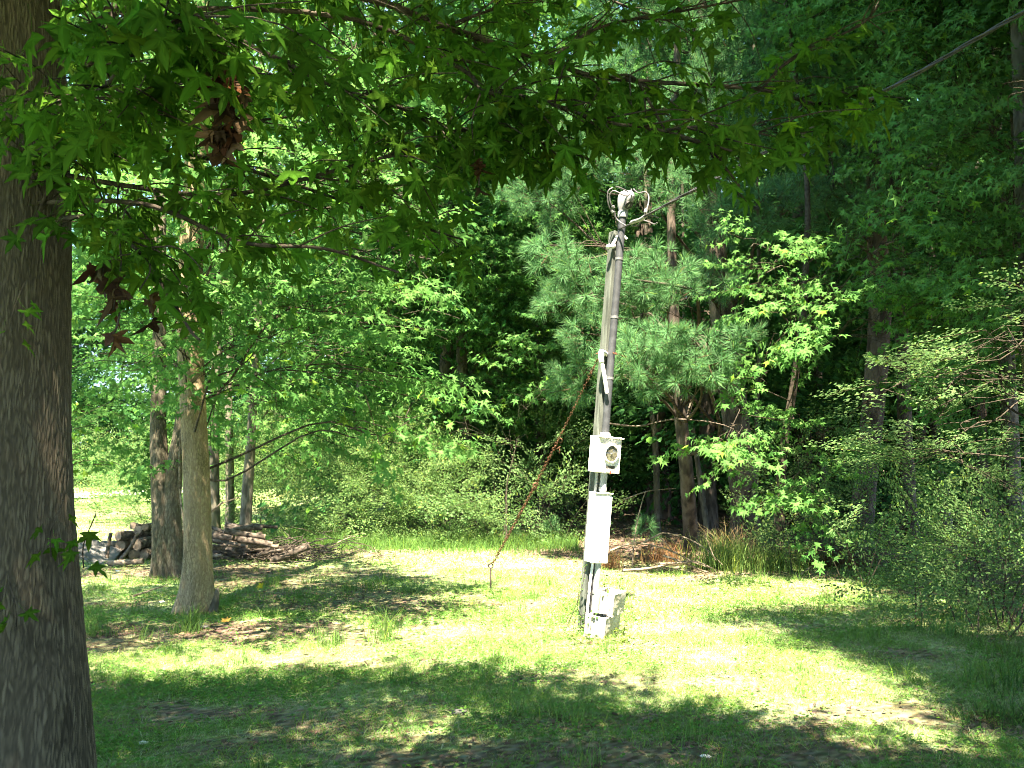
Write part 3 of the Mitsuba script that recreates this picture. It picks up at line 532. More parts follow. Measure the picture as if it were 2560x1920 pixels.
dead_bunch('small pale withered leaf right of the shrivelled grey-brown ones', [(-1.20, 2.90, 2.14), (-1.19, 2.90, 2.07)], 3, 6, 0.05)
dead_bunch('dark shrivelled leaf dangling against the bright foliage left of the meter pole', [(-0.11, 2.90, 2.58), (-0.11, 2.90, 2.50)], 4, 7, 0.04)

# ================================================================ TREES OF THE LAWN, LEFT
t2 = tree('sweetgum_tree', 'tan straight trunk with knots standing alone in the middle of the shaded lawn', 'tree', None,
     [(-3.27, 9.38) + (-0.05,), (-3.24, 9.30, 0.59), (-3.29, 9.30, 1.54), (-3.38, 9.35, 2.51), (-3.44, 9.40, 3.51), (-3.4, 9.5, 7.5), (-3.3, 9.5, 11)], 0.165, 0.05,
     [(-3.77, 8.90, 2.98) + (0.55,), (-2.93, 8.90, 3.22) + (0.7,), (-2.44, 9.20, 2.88) + (0.8,), (-1.90, 9.40, 3.01) + (0.8,), (-1.42, 9.20, 2.50) + (0.55,), (-1.52, 9.00, 1.87) + (0.42,), (-1.01, 9.40, 2.03) + (0.35,), (-2.38, 9.80, 2.30) + (0.7,), (-3.12, 10.20, 2.59) + (0.6,),
      (-4.47, 10.00, 2.57) + (0.6,), (-4.04, 9.40, 4.88) + (0.9,), (-3.19, 9.60, 4.43) + (0.9,), (-2.22, 9.80, 4.54) + (0.9,), (-1.31, 10.00, 4.60) + (0.8,), (-0.93, 10.00, 3.85) + (0.7,), (-2.82, 10.00, 5.59) + (1.0,), (-3.80, 10.00, 6.25) + (1.0,), (-1.91, 10.30, 6.05) + (1.0,), (-4.87, 10.00, 6.08) + (0.9,), (-1.10, 10.20, 3.24) + (0.6,), (-3.13, 8.75, 3.10) + (0.4,), (-3.13, 8.60, 3.35) + (0.5, 0.3, 0.4), (-3.20, 8.70, 2.91) + (0.36, 0.25, 0.22), (-3.09, 8.65, 3.54) + (0.45, 0.3, 0.35), (-3.23, 8.70, 3.93) + (0.45, 0.3, 0.4), (-3.31, 8.80, 3.67) + (0.55,), (-3.11, 8.80, 3.96) + (0.5,), (-0.81, 10.40, 4.84) + (0.55,),
      (-4.4, 9.6, 7.6, 1.2), (-2.4, 10, 7.9, 1.2), (-3.2, 6.7, 3.9, 0.8), (-2.3, 7.0, 4.2, 0.8), (-1.5, 7.3, 4.3, 0.7), (-3.9, 7.2, 4.8, 0.9), (-2.6, 7.4, 5.6, 1.0), (-1.4, 8, 5.4, 0.8), (-3.4, 8, 6.6, 1.1), (-4.4, 7.6, 6, 1.0), (-3.3, 9, 9, 1.4), (-3.2, 10, 10.8, 1.2), (-1.6, 10, 6.4, 0.9)], 'sweet', 'bark_tan', 21, 0.95, sides=64, n=160)
p2 = spline([(-3.27, 9.38) + (-0.05,), (-3.24, 9.30, 0.59), (-3.29, 9.30, 1.54), (-3.38, 9.35, 2.51), (-3.44, 9.40, 3.51), (-3.4, 9.5, 7.5), (-3.3, 9.5, 11)], 620)
bv, bf, bc = bark_relief(p2, np.interp(p2[:, 2], [0, 0.25, 0.6, 4, 11], [0.175, 0.152, 0.138, 0.122, 0.05]), np.linspace(0, 2 * np.pi, 201)[:-1], 96, 18, 0.003, 13, (0.19, 0.15, 0.088), (0.38, 0.32, 0.205), (0.32, 0.29, 0.13), 0.07)
scene[f'{t2}__trunk'] = mikit.ply((bv, bf), 'bark_relief', smooth=True, color=bc)
for kx, ky, kr in ((1170, 1205, 0.016), (1110, 1295, 0.012), (1140, 560, 0.018), (1150, 965, 0.014)): pass
put(f'{t2}__root_stub', tube(spline([(-3.09, 9.30) + (-0.05,), (-3.06, 9.30) + (0.08,), (-3.06, 9.38) + (0.24,)], 8), np.linspace(0.06, 0.02, 8), 9, disp=trunk_disp(0.008, 8)), 'bark_grey')
tw = thing('twin_stemmed_tree', 'grey tree forking near the ground into two stems, behind the tan trunk', 'tree')
bx, by = (-4.61, 12.24)
for nm, pts, r0 in (('stem', [(bx - 0.12, by, -0.05), (-4.70, 12.10, 0.59), (-4.79, 12.15, 1.52), (-4.85, 12.20, 2.15), (-4.91, 12.30, 3.45), (-5.1, 12.5, 7)], 0.15), ('stem', [(bx + 0.1, by, -0.05), (-4.57, 12.10, 0.59), (-4.57, 12.10, 1.40), (-4.48, 12.10, 2.15), (-4.43, 12.00, 3.40), (-4.2, 12.2, 7.5)], 0.135)):
    p = spline(pts, 90); p = spline(pts, 260); bv, bf, bc = bark_relief(p, np.linspace(r0, r0 * 0.5, 260), np.linspace(0, 2 * np.pi, 81)[:-1], 70, 12, 0.004, 17, (0.075, 0.065, 0.048), (0.19, 0.175, 0.13), (0.15, 0.155, 0.09), 0.05); kk_ = f'{tw}__{nm}'; kk_ = kk_ if kk_ not in scene else kk_ + '_001'; scene[kk_] = mikit.ply((bv, bf), 'bark_relief', smooth=True, color=bc)
tree('twin_stemmed_tree', '', '', None, [(bx, by, 0.2), (bx, by, 4), (bx - 0.1, by, 8)], 0, 0,
     [(-5.73, 12.30, 1.96) + (0.75,), (-6.24, 13.00, 1.58) + (0.6,), (-5.70, 12.80, 2.25) + (0.7,), (-5.17, 12.60, 1.58) + (0.4,), (-5.32, 12.30, 1.39) + (0.5,), (-5.31, 12.50, 2.17) + (0.7,), (-3.69, 13.00, 2.19) + (0.6,), (-3.14, 13.50, 2.35) + (0.7,), (-6.18, 13.00, 3.42) + (0.7,), (-5.33, 13.00, 4.52) + (1.0,), (-3.89, 13.50, 4.63) + (1.1,), (-2.32, 13.50, 4.20) + (1.0,), (-6.06, 13.00, 5.93) + (1.0,), (-4.53, 14.00, 6.72) + (1.4,), (-2.59, 14.00, 6.72) + (1.2,), (-1.85, 13.80, 3.24) + (0.8,), (-3.36, 14.00, 8.11) + (1.4,), (-5.86, 14.00, 8.42) + (1.3,), (-6.3, 11.5, 3.8, 0.9), (-7.2, 12, 4.4, 1.0), (-6.2, 12.3, 5.2, 1.0), (-5.4, 11.7, 4.4, 0.8), (-7.0, 11.2, 5.6, 1.1)], 'sweet', 'bark_grey', 22, 0.95, limbs=False, root=tw)
vn = thing('vine', 'thin pale woody vine hanging beside the right stem of the twin tree', 'vine')
put(f'{vn}__stem', tube(spline([(-4.47, 12.38) + (0.0,), (-4.26, 11.70, 0.62), (-4.34, 11.70, 1.22), (-4.35, 11.70, 1.83), (-4.29, 11.70, 2.25)], 30), 0.012, 7), 'dead_wood')
for nm, lab, base, up1, up2, r0, cl, seed in (
    ('sweetgum_tree', 'dark straight trunk directly right of the tan one, behind the branch pile', (-5.99, 18.05), (-6.01, 18.00, 1.48), (-6.02, 18.00, 3.35), 0.13, [(-5.98, 18.00, 3.17) + (1.2,), (-7.05, 18.50, 4.38) + (1.5,), (-5.30, 18.50, 4.38) + (1.5,), (-6.34, 18.50, 6.85) + (2.2,), (-6, 18.5, 9.5, 2.2)], 31),
    ('sweetgum_tree', 'slender pale trunk, middle one of the three behind the branch pile', (-6.01, 19.15), (-6.00, 19.00, 1.47), (-6.06, 19.00, 3.45), 0.1, [(-5.49, 19.30, 2.98) + (1.1,), (-4.54, 19.50, 3.50) + (1.4,), (-4.18, 19.50, 6.09) + (2.0,), (-4.6, 19.4, 9, 2.2)], 32),
    ('sweetgum_tree', 'dark trunk leaning right, nearest the clearing of the three behind the branch pile', (-4.65, 15.63), (-4.66, 15.80, 1.09), (-4.61, 15.80, 2.31), 0.11, [(-4.11, 15.60, 2.47) + (0.7,), (-3.89, 16.00, 2.99) + (0.9,), (-2.90, 16.00, 3.50) + (1.0,), (-4.60, 16.00, 4.68) + (1.4,), (-2.64, 16.30, 5.44) + (1.5,), (-3.53, 16.30, 7.12) + (1.8,)], 33)):
    tree(nm, lab, 'tree', None, [base + (-0.05,), up1, up2, (up2[0] + 0.1, up2[1], up2[2] + 4), (up2[0], up2[1], up2[2] + 7)], r0, 0.04, cl, 'sweet', 'bark_grey', seed, 1.1, 1.15, sides=20, n=60)

# ================================================================ CLEARING EDGE, MIDDLE
def bush(name, label, cat, cs, kind, seed, density=1.0, scale=1.0, group_=None, stem=True):
    r = np.random.default_rng(seed); key = thing(name, label, cat, group_)
    mb = MB()
    for c in cs:
        c = np.asarray(c, float); rad = c[3:6] if len(c) == 6 else np.array([c[3]] * 3)
        m = int(density * 60 * (rad[0] * rad[1] * rad[2]) ** (2 / 3)) + 3
        pos, d = ball(m, c[:3], rad, r, 0.35); pos[:, 2] = np.maximum(pos[:, 2], 0.05 + 0.1 * r.random(m))
        sprays(f'{key}__foliage', pos, d * [1, 1, 0.6] + [0, 0, 0.25] + r.normal(0, 0.3, (m, 3)), kind, scale, r, 0.5, carve=False)
        for q in pos[::max(1, m // 2)]:
            b = np.array([c[0], c[1], 0.0]) + r.normal(0, 0.12, 3) * [1, 1, 0]
            mb.add(*tube(spline([b, (b + q) / 2 + [0, 0, 0.1], q], 7), np.linspace(0.009, 0.003, 7), 5))
    put(f'{key}__stem', mb, 'twig_bark', True)
    labels[f'{key}__foliage'] = {'kind': 'stuff', 'label': 'small leaves of the ' + name.replace('_', ' ')}; labels[f'{key}__stem'] = {'kind': 'stuff', 'label': 'thin stems of the ' + name.replace('_', ' ')}
    return key
bush('shrub', 'yellow-green fine-leaved shrub behind the leaning trunk', 'shrub', [(-5.02, 19.60, 0.86) + (1.3, 0.9, 1.2), (-5.60, 19.80, 1.47) + (0.9, 0.8, 1.0), (-4.47, 19.80, 1.47) + (0.9, 0.8, 1.2)], 'shrub', 41, 2.0, 1.3)
bush('shrub', 'wide rounded sunlit shrub at the back of the clearing', 'shrub', [(-3.14, 17.60, 0.67) + (0.9, 0.8, 0.9), (-2.34, 17.70, 1.03) + (1.0, 0.8, 1.2), (-1.59, 17.50, 0.76) + (0.9, 0.8, 0.95), (-2.30, 18.00, 1.57) + (0.9, 0.8, 0.8), (-1.13, 17.40, 0.41) + (0.6, 0.6, 0.6)], 'shrub', 42, 2.0, 1.3)
tree('sweetgum_tree', 'leafy sweetgum rising behind the wide rounded shrub', 'tree', None, [(-1.6, 20, -0.05), (-1.5, 20, 4), (-1.4, 20.2, 9), (-1.4, 20, 13)], 0.15, 0.05,
     [(-2.23, 19.00, 2.46) + (0.9,), (-1.05, 19.00, 2.66) + (0.9,), (-2.00, 18.60, 3.61) + (1.2,), (-0.75, 18.80, 3.83) + (1.1,), (-1.54, 18.80, 5.22) + (1.5,), (-0.26, 19.00, 5.26) + (1.3,), (-0.87, 19.00, 7.00) + (1.7,), (-0.0603, 19.00, 6.28) + (1.3,), (-2.13, 19.50, 7.35) + (1.7,), (-1.13, 20.00, 9.46) + (2.0,), (0.15, 20.00, 8.59) + (1.6,), (-0.60, 20.00, 11.13) + (2.0,), (-0.15, 18.40, 4.27) + (0.9,), (0.33, 18.60, 4.89) + (0.9,), (-0.25, 18.50, 5.76) + (1.0,), (0.23, 18.40, 3.49) + (0.8,), (-0.44, 18.20, 3.09) + (0.6,)], 'sweet', 'bark_grey', 43, 1.2, 1.1, sides=16)
tree('sweetgum_tree', 'young low-branched sweetgum with bright leaves left of the chain', 'tree', None, [(-0.1, 16.6, -0.05), (-0.1, 16.6, 1.0), (0.0, 16.5, 1.5), (0.1, 16.4, 1.9)], 0.016, 0.007,
     [(-0.38, 15.80, 2.56) + (0.55, 0.5, 0.3), (0.36, 15.60, 2.63) + (0.55, 0.5, 0.3), (-0.88, 16.00, 2.07) + (0.5, 0.4, 0.35), (-0.0492, 15.80, 1.82) + (0.45, 0.4, 0.5), (0.20, 15.70, 1.42) + (0.35, 0.3, 0.4)], 'sweet', 'twig_bark', 44, 1.3, 1.0)
bush('shrub', 'dark low shrub in the shade behind the chain', 'shrub', [(-0.23, 17.00, 0.70) + (1.0, 0.8, 0.6), (0.82, 17.00, 0.61) + (0.9, 0.8, 0.5), (0.59, 17.80, 1.48) + (0.9, 0.7, 0.8)], 'beech', 45, 0.6, 1.0)

# pines
def pine(label, path, r0, cl, seed, density=1.0, name='pine_tree', cat='pine'):
    return tree(name, label, cat, None, path, r0, r0 * 0.45, cl, 'pine', 'bark_pine', seed, density, 1.0, sides=26, n=70, tilt=0.6, shell=0.2, carve=False)
pine('tall pine with a thick leaning trunk and pale needle tufts over the clearing', [(4.40, 16.89) + (-0.05,), (4.15, 16.20, 1.49), (3.95, 16.10, 3.17), (3.71, 16.00, 5.20), (3.58, 16.00, 7.45), (3.50, 16.00, 10.12), (3.2, 16, 16)], 0.27,
     [(0.63, 12.60, 4.53) + (0.42,), (1.01, 12.50, 4.01) + (0.5,), (0.72, 12.60, 3.79) + (0.4,), (1.53, 12.40, 4.12) + (0.5,), (2.05, 12.40, 4.19) + (0.5,), (2.26, 12.50, 3.88) + (0.42,), (1.68, 12.60, 3.76) + (0.4,), (1.09, 13.60, 2.85) + (0.55,), (1.33, 13.80, 3.53) + (0.5,), (3.04, 13.60, 4.37) + (0.5,),
      (2.86, 14.00, 5.88) + (0.6,), (3.22, 13.40, 5.19) + (0.5,), (3.80, 13.40, 5.41) + (0.55,), (4.33, 13.50, 5.58) + (0.5,), (2.27, 14.50, 6.59) + (0.8,), (1.07, 15.00, 6.84) + (0.9,), (0.44, 15.20, 6.16) + (0.8,), (0.12, 15.60, 7.73) + (0.9,), (1.72, 15.00, 7.91) + (0.9,), (3.16, 14.60, 7.58) + (0.9,), (3.03, 15.00, 9.08) + (1.0,), (4.20, 14.60, 8.55) + (0.9,), (1.95, 15.40, 9.54) + (1.0,),
      (2.2, 15, 10, 1.5), (4.2, 15, 10.5, 1.5), (3.2, 14.5, 12.5, 1.8), (1.4, 15.5, 11.5, 1.4)], 51, 1.0)
pine('slim pine whose lowest bright green bough hangs just right of the meter pole', [(3.24, 16.19) + (-0.05,), (2.95, 15.20, 1.50), (2.83, 15.10, 2.60), (2.75, 15.00, 3.85), (2.74, 15.00, 6.27), (2.9, 15, 9)], 0.13,
     [(1.58, 11.40, 2.95) + (0.38,), (1.92, 11.30, 3.06) + (0.42,), (2.33, 11.30, 2.88) + (0.42,), (2.69, 11.60, 2.79) + (0.35,), (1.75, 11.40, 2.65) + (0.3,), (2.15, 11.30, 2.58) + (0.28,), (3.21, 12.40, 3.20) + (0.3,), (1.47, 12.00, 2.83) + (0.3,)], 52, 1.15)
pine('pine with a dark forked trunk high in the woods beyond the pole', [(6.0, 15.6, -0.05), (6.33, 15.20, 3.88), (6.25, 15.00, 5.62), (6.24, 15.00, 7.09), (6.25, 15.00, 8.74), (6.3, 15, 13)], 0.2,
     [(5.11, 14.00, 6.49) + (0.6,), (5.46, 14.00, 5.80) + (0.5,), (4.68, 14.20, 7.73) + (0.7,), (4.06, 14.20, 7.10) + (0.7,), (5.42, 14.50, 8.34) + (0.8,), (5.00, 14.60, 9.13) + (0.8,), (5.93, 14.00, 6.49) + (0.5,), (5.30, 14.40, 5.53) + (0.5,), (6.2, 14, 9.5, 1.4)], 53, 0.9)
for X0, h in (((2.29, 15.40), 0.55), ((4.36, 15.03), 0.5), ((0.74, 17.07), 0.4), ((-0.0542, 17.55), 0.35)):
    r = np.random.default_rng(int(h * 100)); key = thing('pine_seedling', '', 'seedling', 'young pines at the edge of the woods')
    labels[key]['label'] = {0.55: 'knee-high bright pine seedling just right of the lower meter pole box', 0.5: 'bright pine seedling behind the arched dead branches', 0.4: 'pine seedling at the woods edge behind the chain', 0.35: 'small pine seedling in the grass left of the chain'}[h]
    put(f'{key}__stem', tube(spline([X0 + (0,), X0 + (h,)], 5), 0.008, 6), 'bark_pine'); m = int(22 * h)
    z = r.uniform(0.1, 1, m) * h; a = r.uniform(0, 6.28, m); rr = 0.3 * (h - z) + 0.02; pos = np.stack([X0[0] + np.cos(a) * rr, X0[1] + np.sin(a) * rr, z], 1)
    sprays(f'{key}__needles', pos, np.stack([np.cos(a), np.sin(a), 1.0 + 0 * a], 1), 'pine', 0.9, r, 0.5, carve=False); labels[f'{key}__needles'] = {'kind': 'stuff', 'label': 'soft green needles'}

# ================================================================ WOODS ON THE RIGHT
tree('sweetgum_tree', 'young sweetgum with white-glinting sunlit leaves right of the pine bough', 'tree', None, [(3.9, 13.2, -0.05), (3.99, 13.20, 1.51), (4.20, 13.10, 2.88), (4.34, 13.00, 4.24), (4.39, 13.00, 6.00), (4.1, 13, 9)], 0.07, 0.03,
     [(3.10, 11.40, 4.32) + (0.3,), (3.27, 11.20, 3.97) + (0.35,), (3.78, 11.30, 3.90) + (0.55,), (4.29, 11.40, 3.80) + (0.6,), (3.53, 11.30, 3.42) + (0.45,), (4.00, 11.30, 3.30) + (0.5,), (3.47, 12.00, 2.77) + (0.4,), (4.44, 12.30, 2.03) + (0.6,), (2.93, 11.20, 1.76) + (0.28,), (2.65, 11.00, 1.84) + (0.18,), (4.06, 12.00, 1.15) + (0.5,), (3.61, 12.20, 0.89) + (0.4,), (4.85, 12.00, 4.56) + (0.7,), (4.96, 11.00, 4.07) + (0.7,), (4.83, 11.60, 3.34) + (0.7,)], 'sweet', 'twig_bark', 61, 1.2, 0.95, carve=False)
tree('sweetgum_tree', 'shaded blue-green sweetgum filling the upper right of the woods', 'tree', None, [(7.2, 12.2, -0.05), (7.1, 12.1, 3), (7.0, 12, 7), (7, 12, 11)], 0.13, 0.05,
     [(5.11, 10.80, 4.38) + (0.8,), (5.48, 10.40, 4.55) + (0.9,), (5.66, 10.00, 3.63) + (0.8,), (5.07, 10.20, 3.46) + (0.8,), (5.42, 10.20, 3.02) + (0.7,), (5.19, 11.00, 5.62) + (0.9,), (5.75, 10.60, 5.71) + (1.0,), (5.26, 11.60, 6.61) + (0.9,), (5.86, 11.40, 7.03) + (1.1,), (6.42, 11.00, 6.84) + (1.1,), (5.17, 12.40, 7.58) + (0.9,), (5.77, 10.00, 4.82) + (0.8,), (5.09, 11.40, 2.71) + (0.7,), (7, 10, 8.5, 1.8), (6.2, 11.5, 9.5, 1.6), (8.5, 11, 8, 1.8)], 'sweet', 'bark_grey', 62, 1.2, 1.0)
tree('sweetgum_tree', 'sweetgum whose spray of white-lit leaves enters at the right edge below the cable', 'tree', None, [(5.2, 6.4, -0.05), (5.2, 6.3, 3), (5.1, 6.2, 7), (5.1, 6, 11)], 0.14, 0.05,
     [(3.72, 6.40, 4.33) + (0.22,), (3.84, 6.30, 4.50) + (0.4,), (4.9, 5.6, 7, 1.4), (5.6, 5.5, 8.5, 1.6), (5.8, 7, 7.5, 1.6), (5.2, 4.6, 9.8, 1.5), (6.4, 5, 6.4, 1.4)], 'sweet', 'bark_grey', 63, 1.1, 0.95, carve=True)
tree('hornbeam_tree', 'hornbeam with flat sunlit sprays of small leaves reaching in over the lawn edge', 'tree', None, [(5.9, 8.4, -0.05), (5.8, 8.4, 1.2), (5.6, 8.4, 2.6), (5.6, 8.4, 4)], 0.07, 0.02,
     [(4.35, 8.20, 2.61) + (0.3, 0.3, 0.05), (4.58, 8.00, 2.53) + (0.3, 0.3, 0.05), (4.49, 8.00, 2.77) + (0.22, 0.22, 0.05), (4.23, 8.30, 2.51) + (0.2, 0.2, 0.05), (3.63, 8.70, 2.27) + (0.2, 0.2, 0.05), (3.90, 8.60, 2.34) + (0.34, 0.34, 0.05), (4.18, 8.40, 2.35) + (0.36, 0.36, 0.05), (4.48, 8.30, 2.26) + (0.34, 0.34, 0.05), (4.66, 8.10, 2.14) + (0.3, 0.3, 0.05), (3.89, 8.50, 1.96) + (0.26, 0.26, 0.05), (4.11, 8.30, 1.85) + (0.34, 0.34, 0.05), (4.40, 8.20, 1.78) + (0.34, 0.34, 0.05), (4.58, 8.00, 1.71) + (0.3, 0.3, 0.05), (3.63, 8.70, 1.59) + (0.2, 0.2, 0.05), (3.83, 8.50, 1.65) + (0.3, 0.3, 0.05), (4.11, 8.40, 1.61) + (0.26, 0.26, 0.05), (4.70, 8.30, 1.50) + (0.26, 0.26, 0.05), (4.85, 8.20, 3.01) + (0.3, 0.3, 0.05)], 'beech', 'bark_grey', 64, 4.2, 0.7, tilt=0.12, carve=False)
bush('hornbeam_bush', 'low spreading bush with lit leaf tips at the right edge of the lawn', 'bush', [(4.08, 8.80, 0.37) + (0.35, 0.4, 0.12), (4.35, 8.70, 0.61) + (0.5, 0.5, 0.22), (4.65, 8.50, 0.76) + (0.5, 0.5, 0.3), (4.57, 8.30, 0.40) + (0.45, 0.4, 0.22), (4.36, 8.40, 0.34) + (0.4, 0.4, 0.16), (4.74, 8.80, 1.13) + (0.5, 0.5, 0.2), (4.61, 8.00, 0.61) + (0.5, 0.5, 0.4)], 'beech', 65, 1.5, 0.7)
bush('hornbeam_bush', 'dark leafy understory bush below the flat hornbeam sprays', 'bush', [(4.40, 11.00, 1.19) + (0.7, 0.6, 0.4), (4.78, 10.60, 0.88) + (0.7, 0.6, 0.4), (4.31, 11.40, 0.65) + (0.6, 0.5, 0.35), (5.24, 10.40, 1.32) + (0.7, 0.6, 0.4)], 'beech', 66, 0.3, 0.8)
bush('shrub', 'small-leaved shrub climbing in front of the thick pine trunk', 'shrub', [(4.30, 13.50, 1.65) + (0.7, 0.5, 0.7), (4.52, 13.40, 0.82) + (0.8, 0.5, 0.5), (3.95, 13.80, 1.08) + (0.4, 0.4, 0.6), (4.82, 13.40, 1.51) + (0.6, 0.5, 0.6)], 'beech', 67, 0.5, 0.75)
bush('shrub', 'weedy thicket at the foot of the woods beside the dry grass', 'shrub', [(4.43, 12.80, 0.27) + (0.6, 0.5, 0.35), (3.85, 12.60, 0.29) + (0.45, 0.4, 0.4), (4.88, 12.60, 0.16) + (0.6, 0.4, 0.25)], 'shrub', 68, 0.9, 1.2)
# bare trunks that show between the leaves
for lab, base, mid, top, r0, bk in (
    ('trunk with flaking sunlit bark low in the dark woods', (7.25, 16.36), (6.89, 15.60, 1.01), (6.87, 15.60, 3.94), 0.16, 'bark_pine'),
    ('dark trunk glimpsed above the young sweetgum', (7.13, 21.82), (6.88, 21.00, 4.75), (6.87, 21.00, 7.91), 0.2, 'bark_pine'),
    ('thin pale dead stem in front of the thick pine trunk', (4.60, 17.07), (4.65, 16.90, 2.36), (4.75, 16.90, 4.68), 0.05, 'bark_grey'),
    ('thin grey stem in the gloom between meter box and pine', (3.10, 19.15), (3.00, 18.70, 1.96), (2.87, 18.70, 3.42), 0.07, 'bark_grey'),
    ('slanting grey stem behind the slim pine', (3.94, 18.05), (3.68, 18.00, 1.95), (3.52, 18.00, 3.35), 0.06, 'bark_grey'),
    ('tall dark trunk at the upper right, farthest from the pole', (11.17, 23.45), (10.48, 22.00, 6.07), (10.50, 22.00, 9.65), 0.2, 'bark_pine'),
    ('dark trunk behind the upper right sweetgum leaves', (11.40, 21.82), (11.06, 21.00, 4.75), (11.12, 21.00, 8.71), 0.19, 'bark_pine'),
    ('straight trunk behind the meter pole top', (4.04, 23.45), (3.61, 22.00, 3.74), (3.43, 22.00, 7.49), 0.16, 'bark_pine')):
    t = np.array(top); tree('forest_tree', lab, 'tree', 'trees at the edge of the woods', [base + (-0.05,), mid, top, tuple(t + [0, 0, 5])], r0, r0 * 0.5,
         [tuple(t + [dx, dy, dz]) + (1.5,) for dx, dy, dz in ((0.6, -0.5, 3.2), (-0.9, 0.4, 4.4), (0.2, 0.6, 6))] if r0 > 0.1 else [tuple(t + [0.2, 0, 1]) + (0.7,)], 'oak', bk, int(r0 * 1000 + base[0] * 10) + 900, 1.0, sides=18, n=50)
# fallen and bare branches in the gloom
def stick(name, label, cat, pts, r, mat='dead_wood', group_=None, n=18, sides=6):
    k = thing(name, label, cat, group_); put(k, tube(spline(pts, n), np.linspace(r, r * 0.4, n), sides), mat); return k
stick('dead_branch', 'long bare grey branch arching across the gloom right of the meter box', 'branch', [(1.38, 13.00, 2.09), (1.85, 13.00, 2.05), (2.39, 13.00, 2.15), (3.07, 13.00, 2.07), (3.47, 13.00, 1.85)], 0.017, 'log_bark')
stick('dead_branch', 'bare branch slanting up to the right high in the woods', 'branch', [(5.53, 13.50, 5.14), (6.07, 13.40, 5.48), (6.68, 13.30, 5.92), (6.97, 13.30, 6.10)], 0.02)
stick('dead_branch', 'short pale branch below the high slanting one', 'branch', [(5.56, 13.50, 4.74), (5.77, 13.40, 4.86), (6.01, 13.30, 4.91)], 0.016)
stick('dead_branch', 'dark bough reaching from the pine trunk toward the pole', 'branch', [(4.02, 15.80, 4.39), (3.07, 14.80, 4.29), (2.10, 13.60, 3.79), (1.67, 13.00, 3.62)], 0.03, 'twig_bark')
stick('dead_branch', 'thin twig slanting in the dark below the meter box', 'branch', [(1.73, 14.00, 0.93), (2.13, 14.00, 1.07), (2.56, 14.00, 1.11)], 0.012)
stick('dead_branch', 'upright forked twig in the dark right of the lower box', 'branch', [(1.78, 13.40, -0.0639), (1.85, 13.50, 0.47), (1.96, 13.60, 0.88), (2.03, 13.60, 1.09)], 0.012)

# trees deep in the woods and the ones outside the frame that shade this place
fr = np.random.default_rng(77); spots = []
while len(spots) < 62:
    y = fr.uniform(19.5, 44); x = fr.uniform(-0.62, 0.62) * y
    if x < -4.6 - 0.02 * y and y < 43: continue
    if x < -6 and y < 44: continue
    if all((x - a) ** 2 + (y - b) ** 2 > 5.5 for a, b in spots): spots.append((x, y))
spots += [(x, fr.uniform(45, 58)) for x in np.linspace(-44, 40, 32)]
for i, (x, y) in enumerate(spots):
    h = fr.uniform(13, 19); far_ = y > 44.5; cl = []; road_ = far_ and x < -8
    for j in range(11 if not far_ else 8):
        z = fr.uniform(0.12, 0.95) * h; w = (1.6 + 1.6 * math.sin(min(1, z / h * 1.3) * 3.0)) * (1.3 if far_ else 1); a = fr.uniform(0, 6.28)
        cl.append((x + math.cos(a) * w * 0.8, y + math.sin(a) * w * 0.8, z, 1.25 * (1.5 if far_ else 1)))
    cl += [(x + fr.normal(0, 0.8), y + fr.normal(0, 0.8), fr.uniform(0.5, 2.0), 0.9 if not far_ else 2.2)] * (1 if not far_ else 1)
    r0 = fr.uniform(0.1, 0.24)
    tree('forest_tree', 'tree of the deep woods seen through the nearer leaves' if not road_ else 'tree of the far row beyond the road', 'tree', 'trees of the deep woods' if not road_ else 'trees beyond the road',
         [(x, y, -0.1), (x + fr.normal(0, 0.2), y, h * 0.3), (x + fr.normal(0, 0.4), y, h * 0.65), (x + fr.normal(0, 0.5), y, h)], r0, 0.04, cl, 'oak' if i % 3 else 'sweet', ['bark_pine', 'bark_grey'][i % 2], 2000 + i, 0.75, 1.5 if not far_ else 2.2, sides=8, n=14, limbs=False)
for i, (x, y, h, rr) in enumerate([(6.8, 2.5, 13, 2.4), (8.3, 6, 14, 2.4), (9.2, 9.5, 13, 2.4), (5.2, -1.5, 14, 2.4), (8.0, -1, 15, 2.6), (4.2, -5, 15, 2.8), (7.5, -5.5, 15, 2.8), (-6.5, -2, 14, 2.8), (-7.5, 3.5, 13, 2.4), (0.5, -6, 13, 2.4), (-3.5, -6.5, 14, 2.6), (10.5, 13, 14, 2.4), (9.5, 17, 14, 2.4), (6.6, 7.6, 15, 2.2), (5.0, 1.6, 14, 2.3), (4.7, 3.9, 13, 2.0), (5.8, 5.2, 14, 2.0), (6.1, 10.3, 15, 2.7), (8.0, 12.6, 15, 2.6), (7.2, 8.0, 15, 2.6), (5.3, 8.6, 14, 1.9), (7.6, 9.6, 15, 2.3), (8.4, 12.2, 15, 2.2)]):
    cl = []
    for j in range(11 if i < 13 else 17):
        z = fr.uniform(0.62 if i > 19 else 0.47 if i > 12 else 0.25, 0.97) * h; a = fr.uniform(0, 6.28); w = rr * math.sqrt(fr.random()); cl.append((x + math.cos(a) * w, y + math.sin(a) * w, z, 1.3))
    tree('forest_tree', 'tree standing around the clearing outside the picture', 'tree', 'trees around the clearing', [(x, y, -0.1), (x, y, h * 0.4), (x, y, h)], 0.17, 0.05, cl, 'sweet', 'bark_grey', 3000 + i, 0.9 if i < 13 else 1.7, 1.3, sides=12, n=20, limbs=False)
bush('roadside_bush', 'pale sunlit bushes beside the far road', 'bush', [(-12.5, 31, 0.5, 1.6, 1.2, 1.3), (-10.5, 30, 0.5, 1.2, 1, 1.2), (-14.8, 30.5, 0.3, 1.5, 1, 0.9)], 'shrub', 91, 0.7, 2.0)
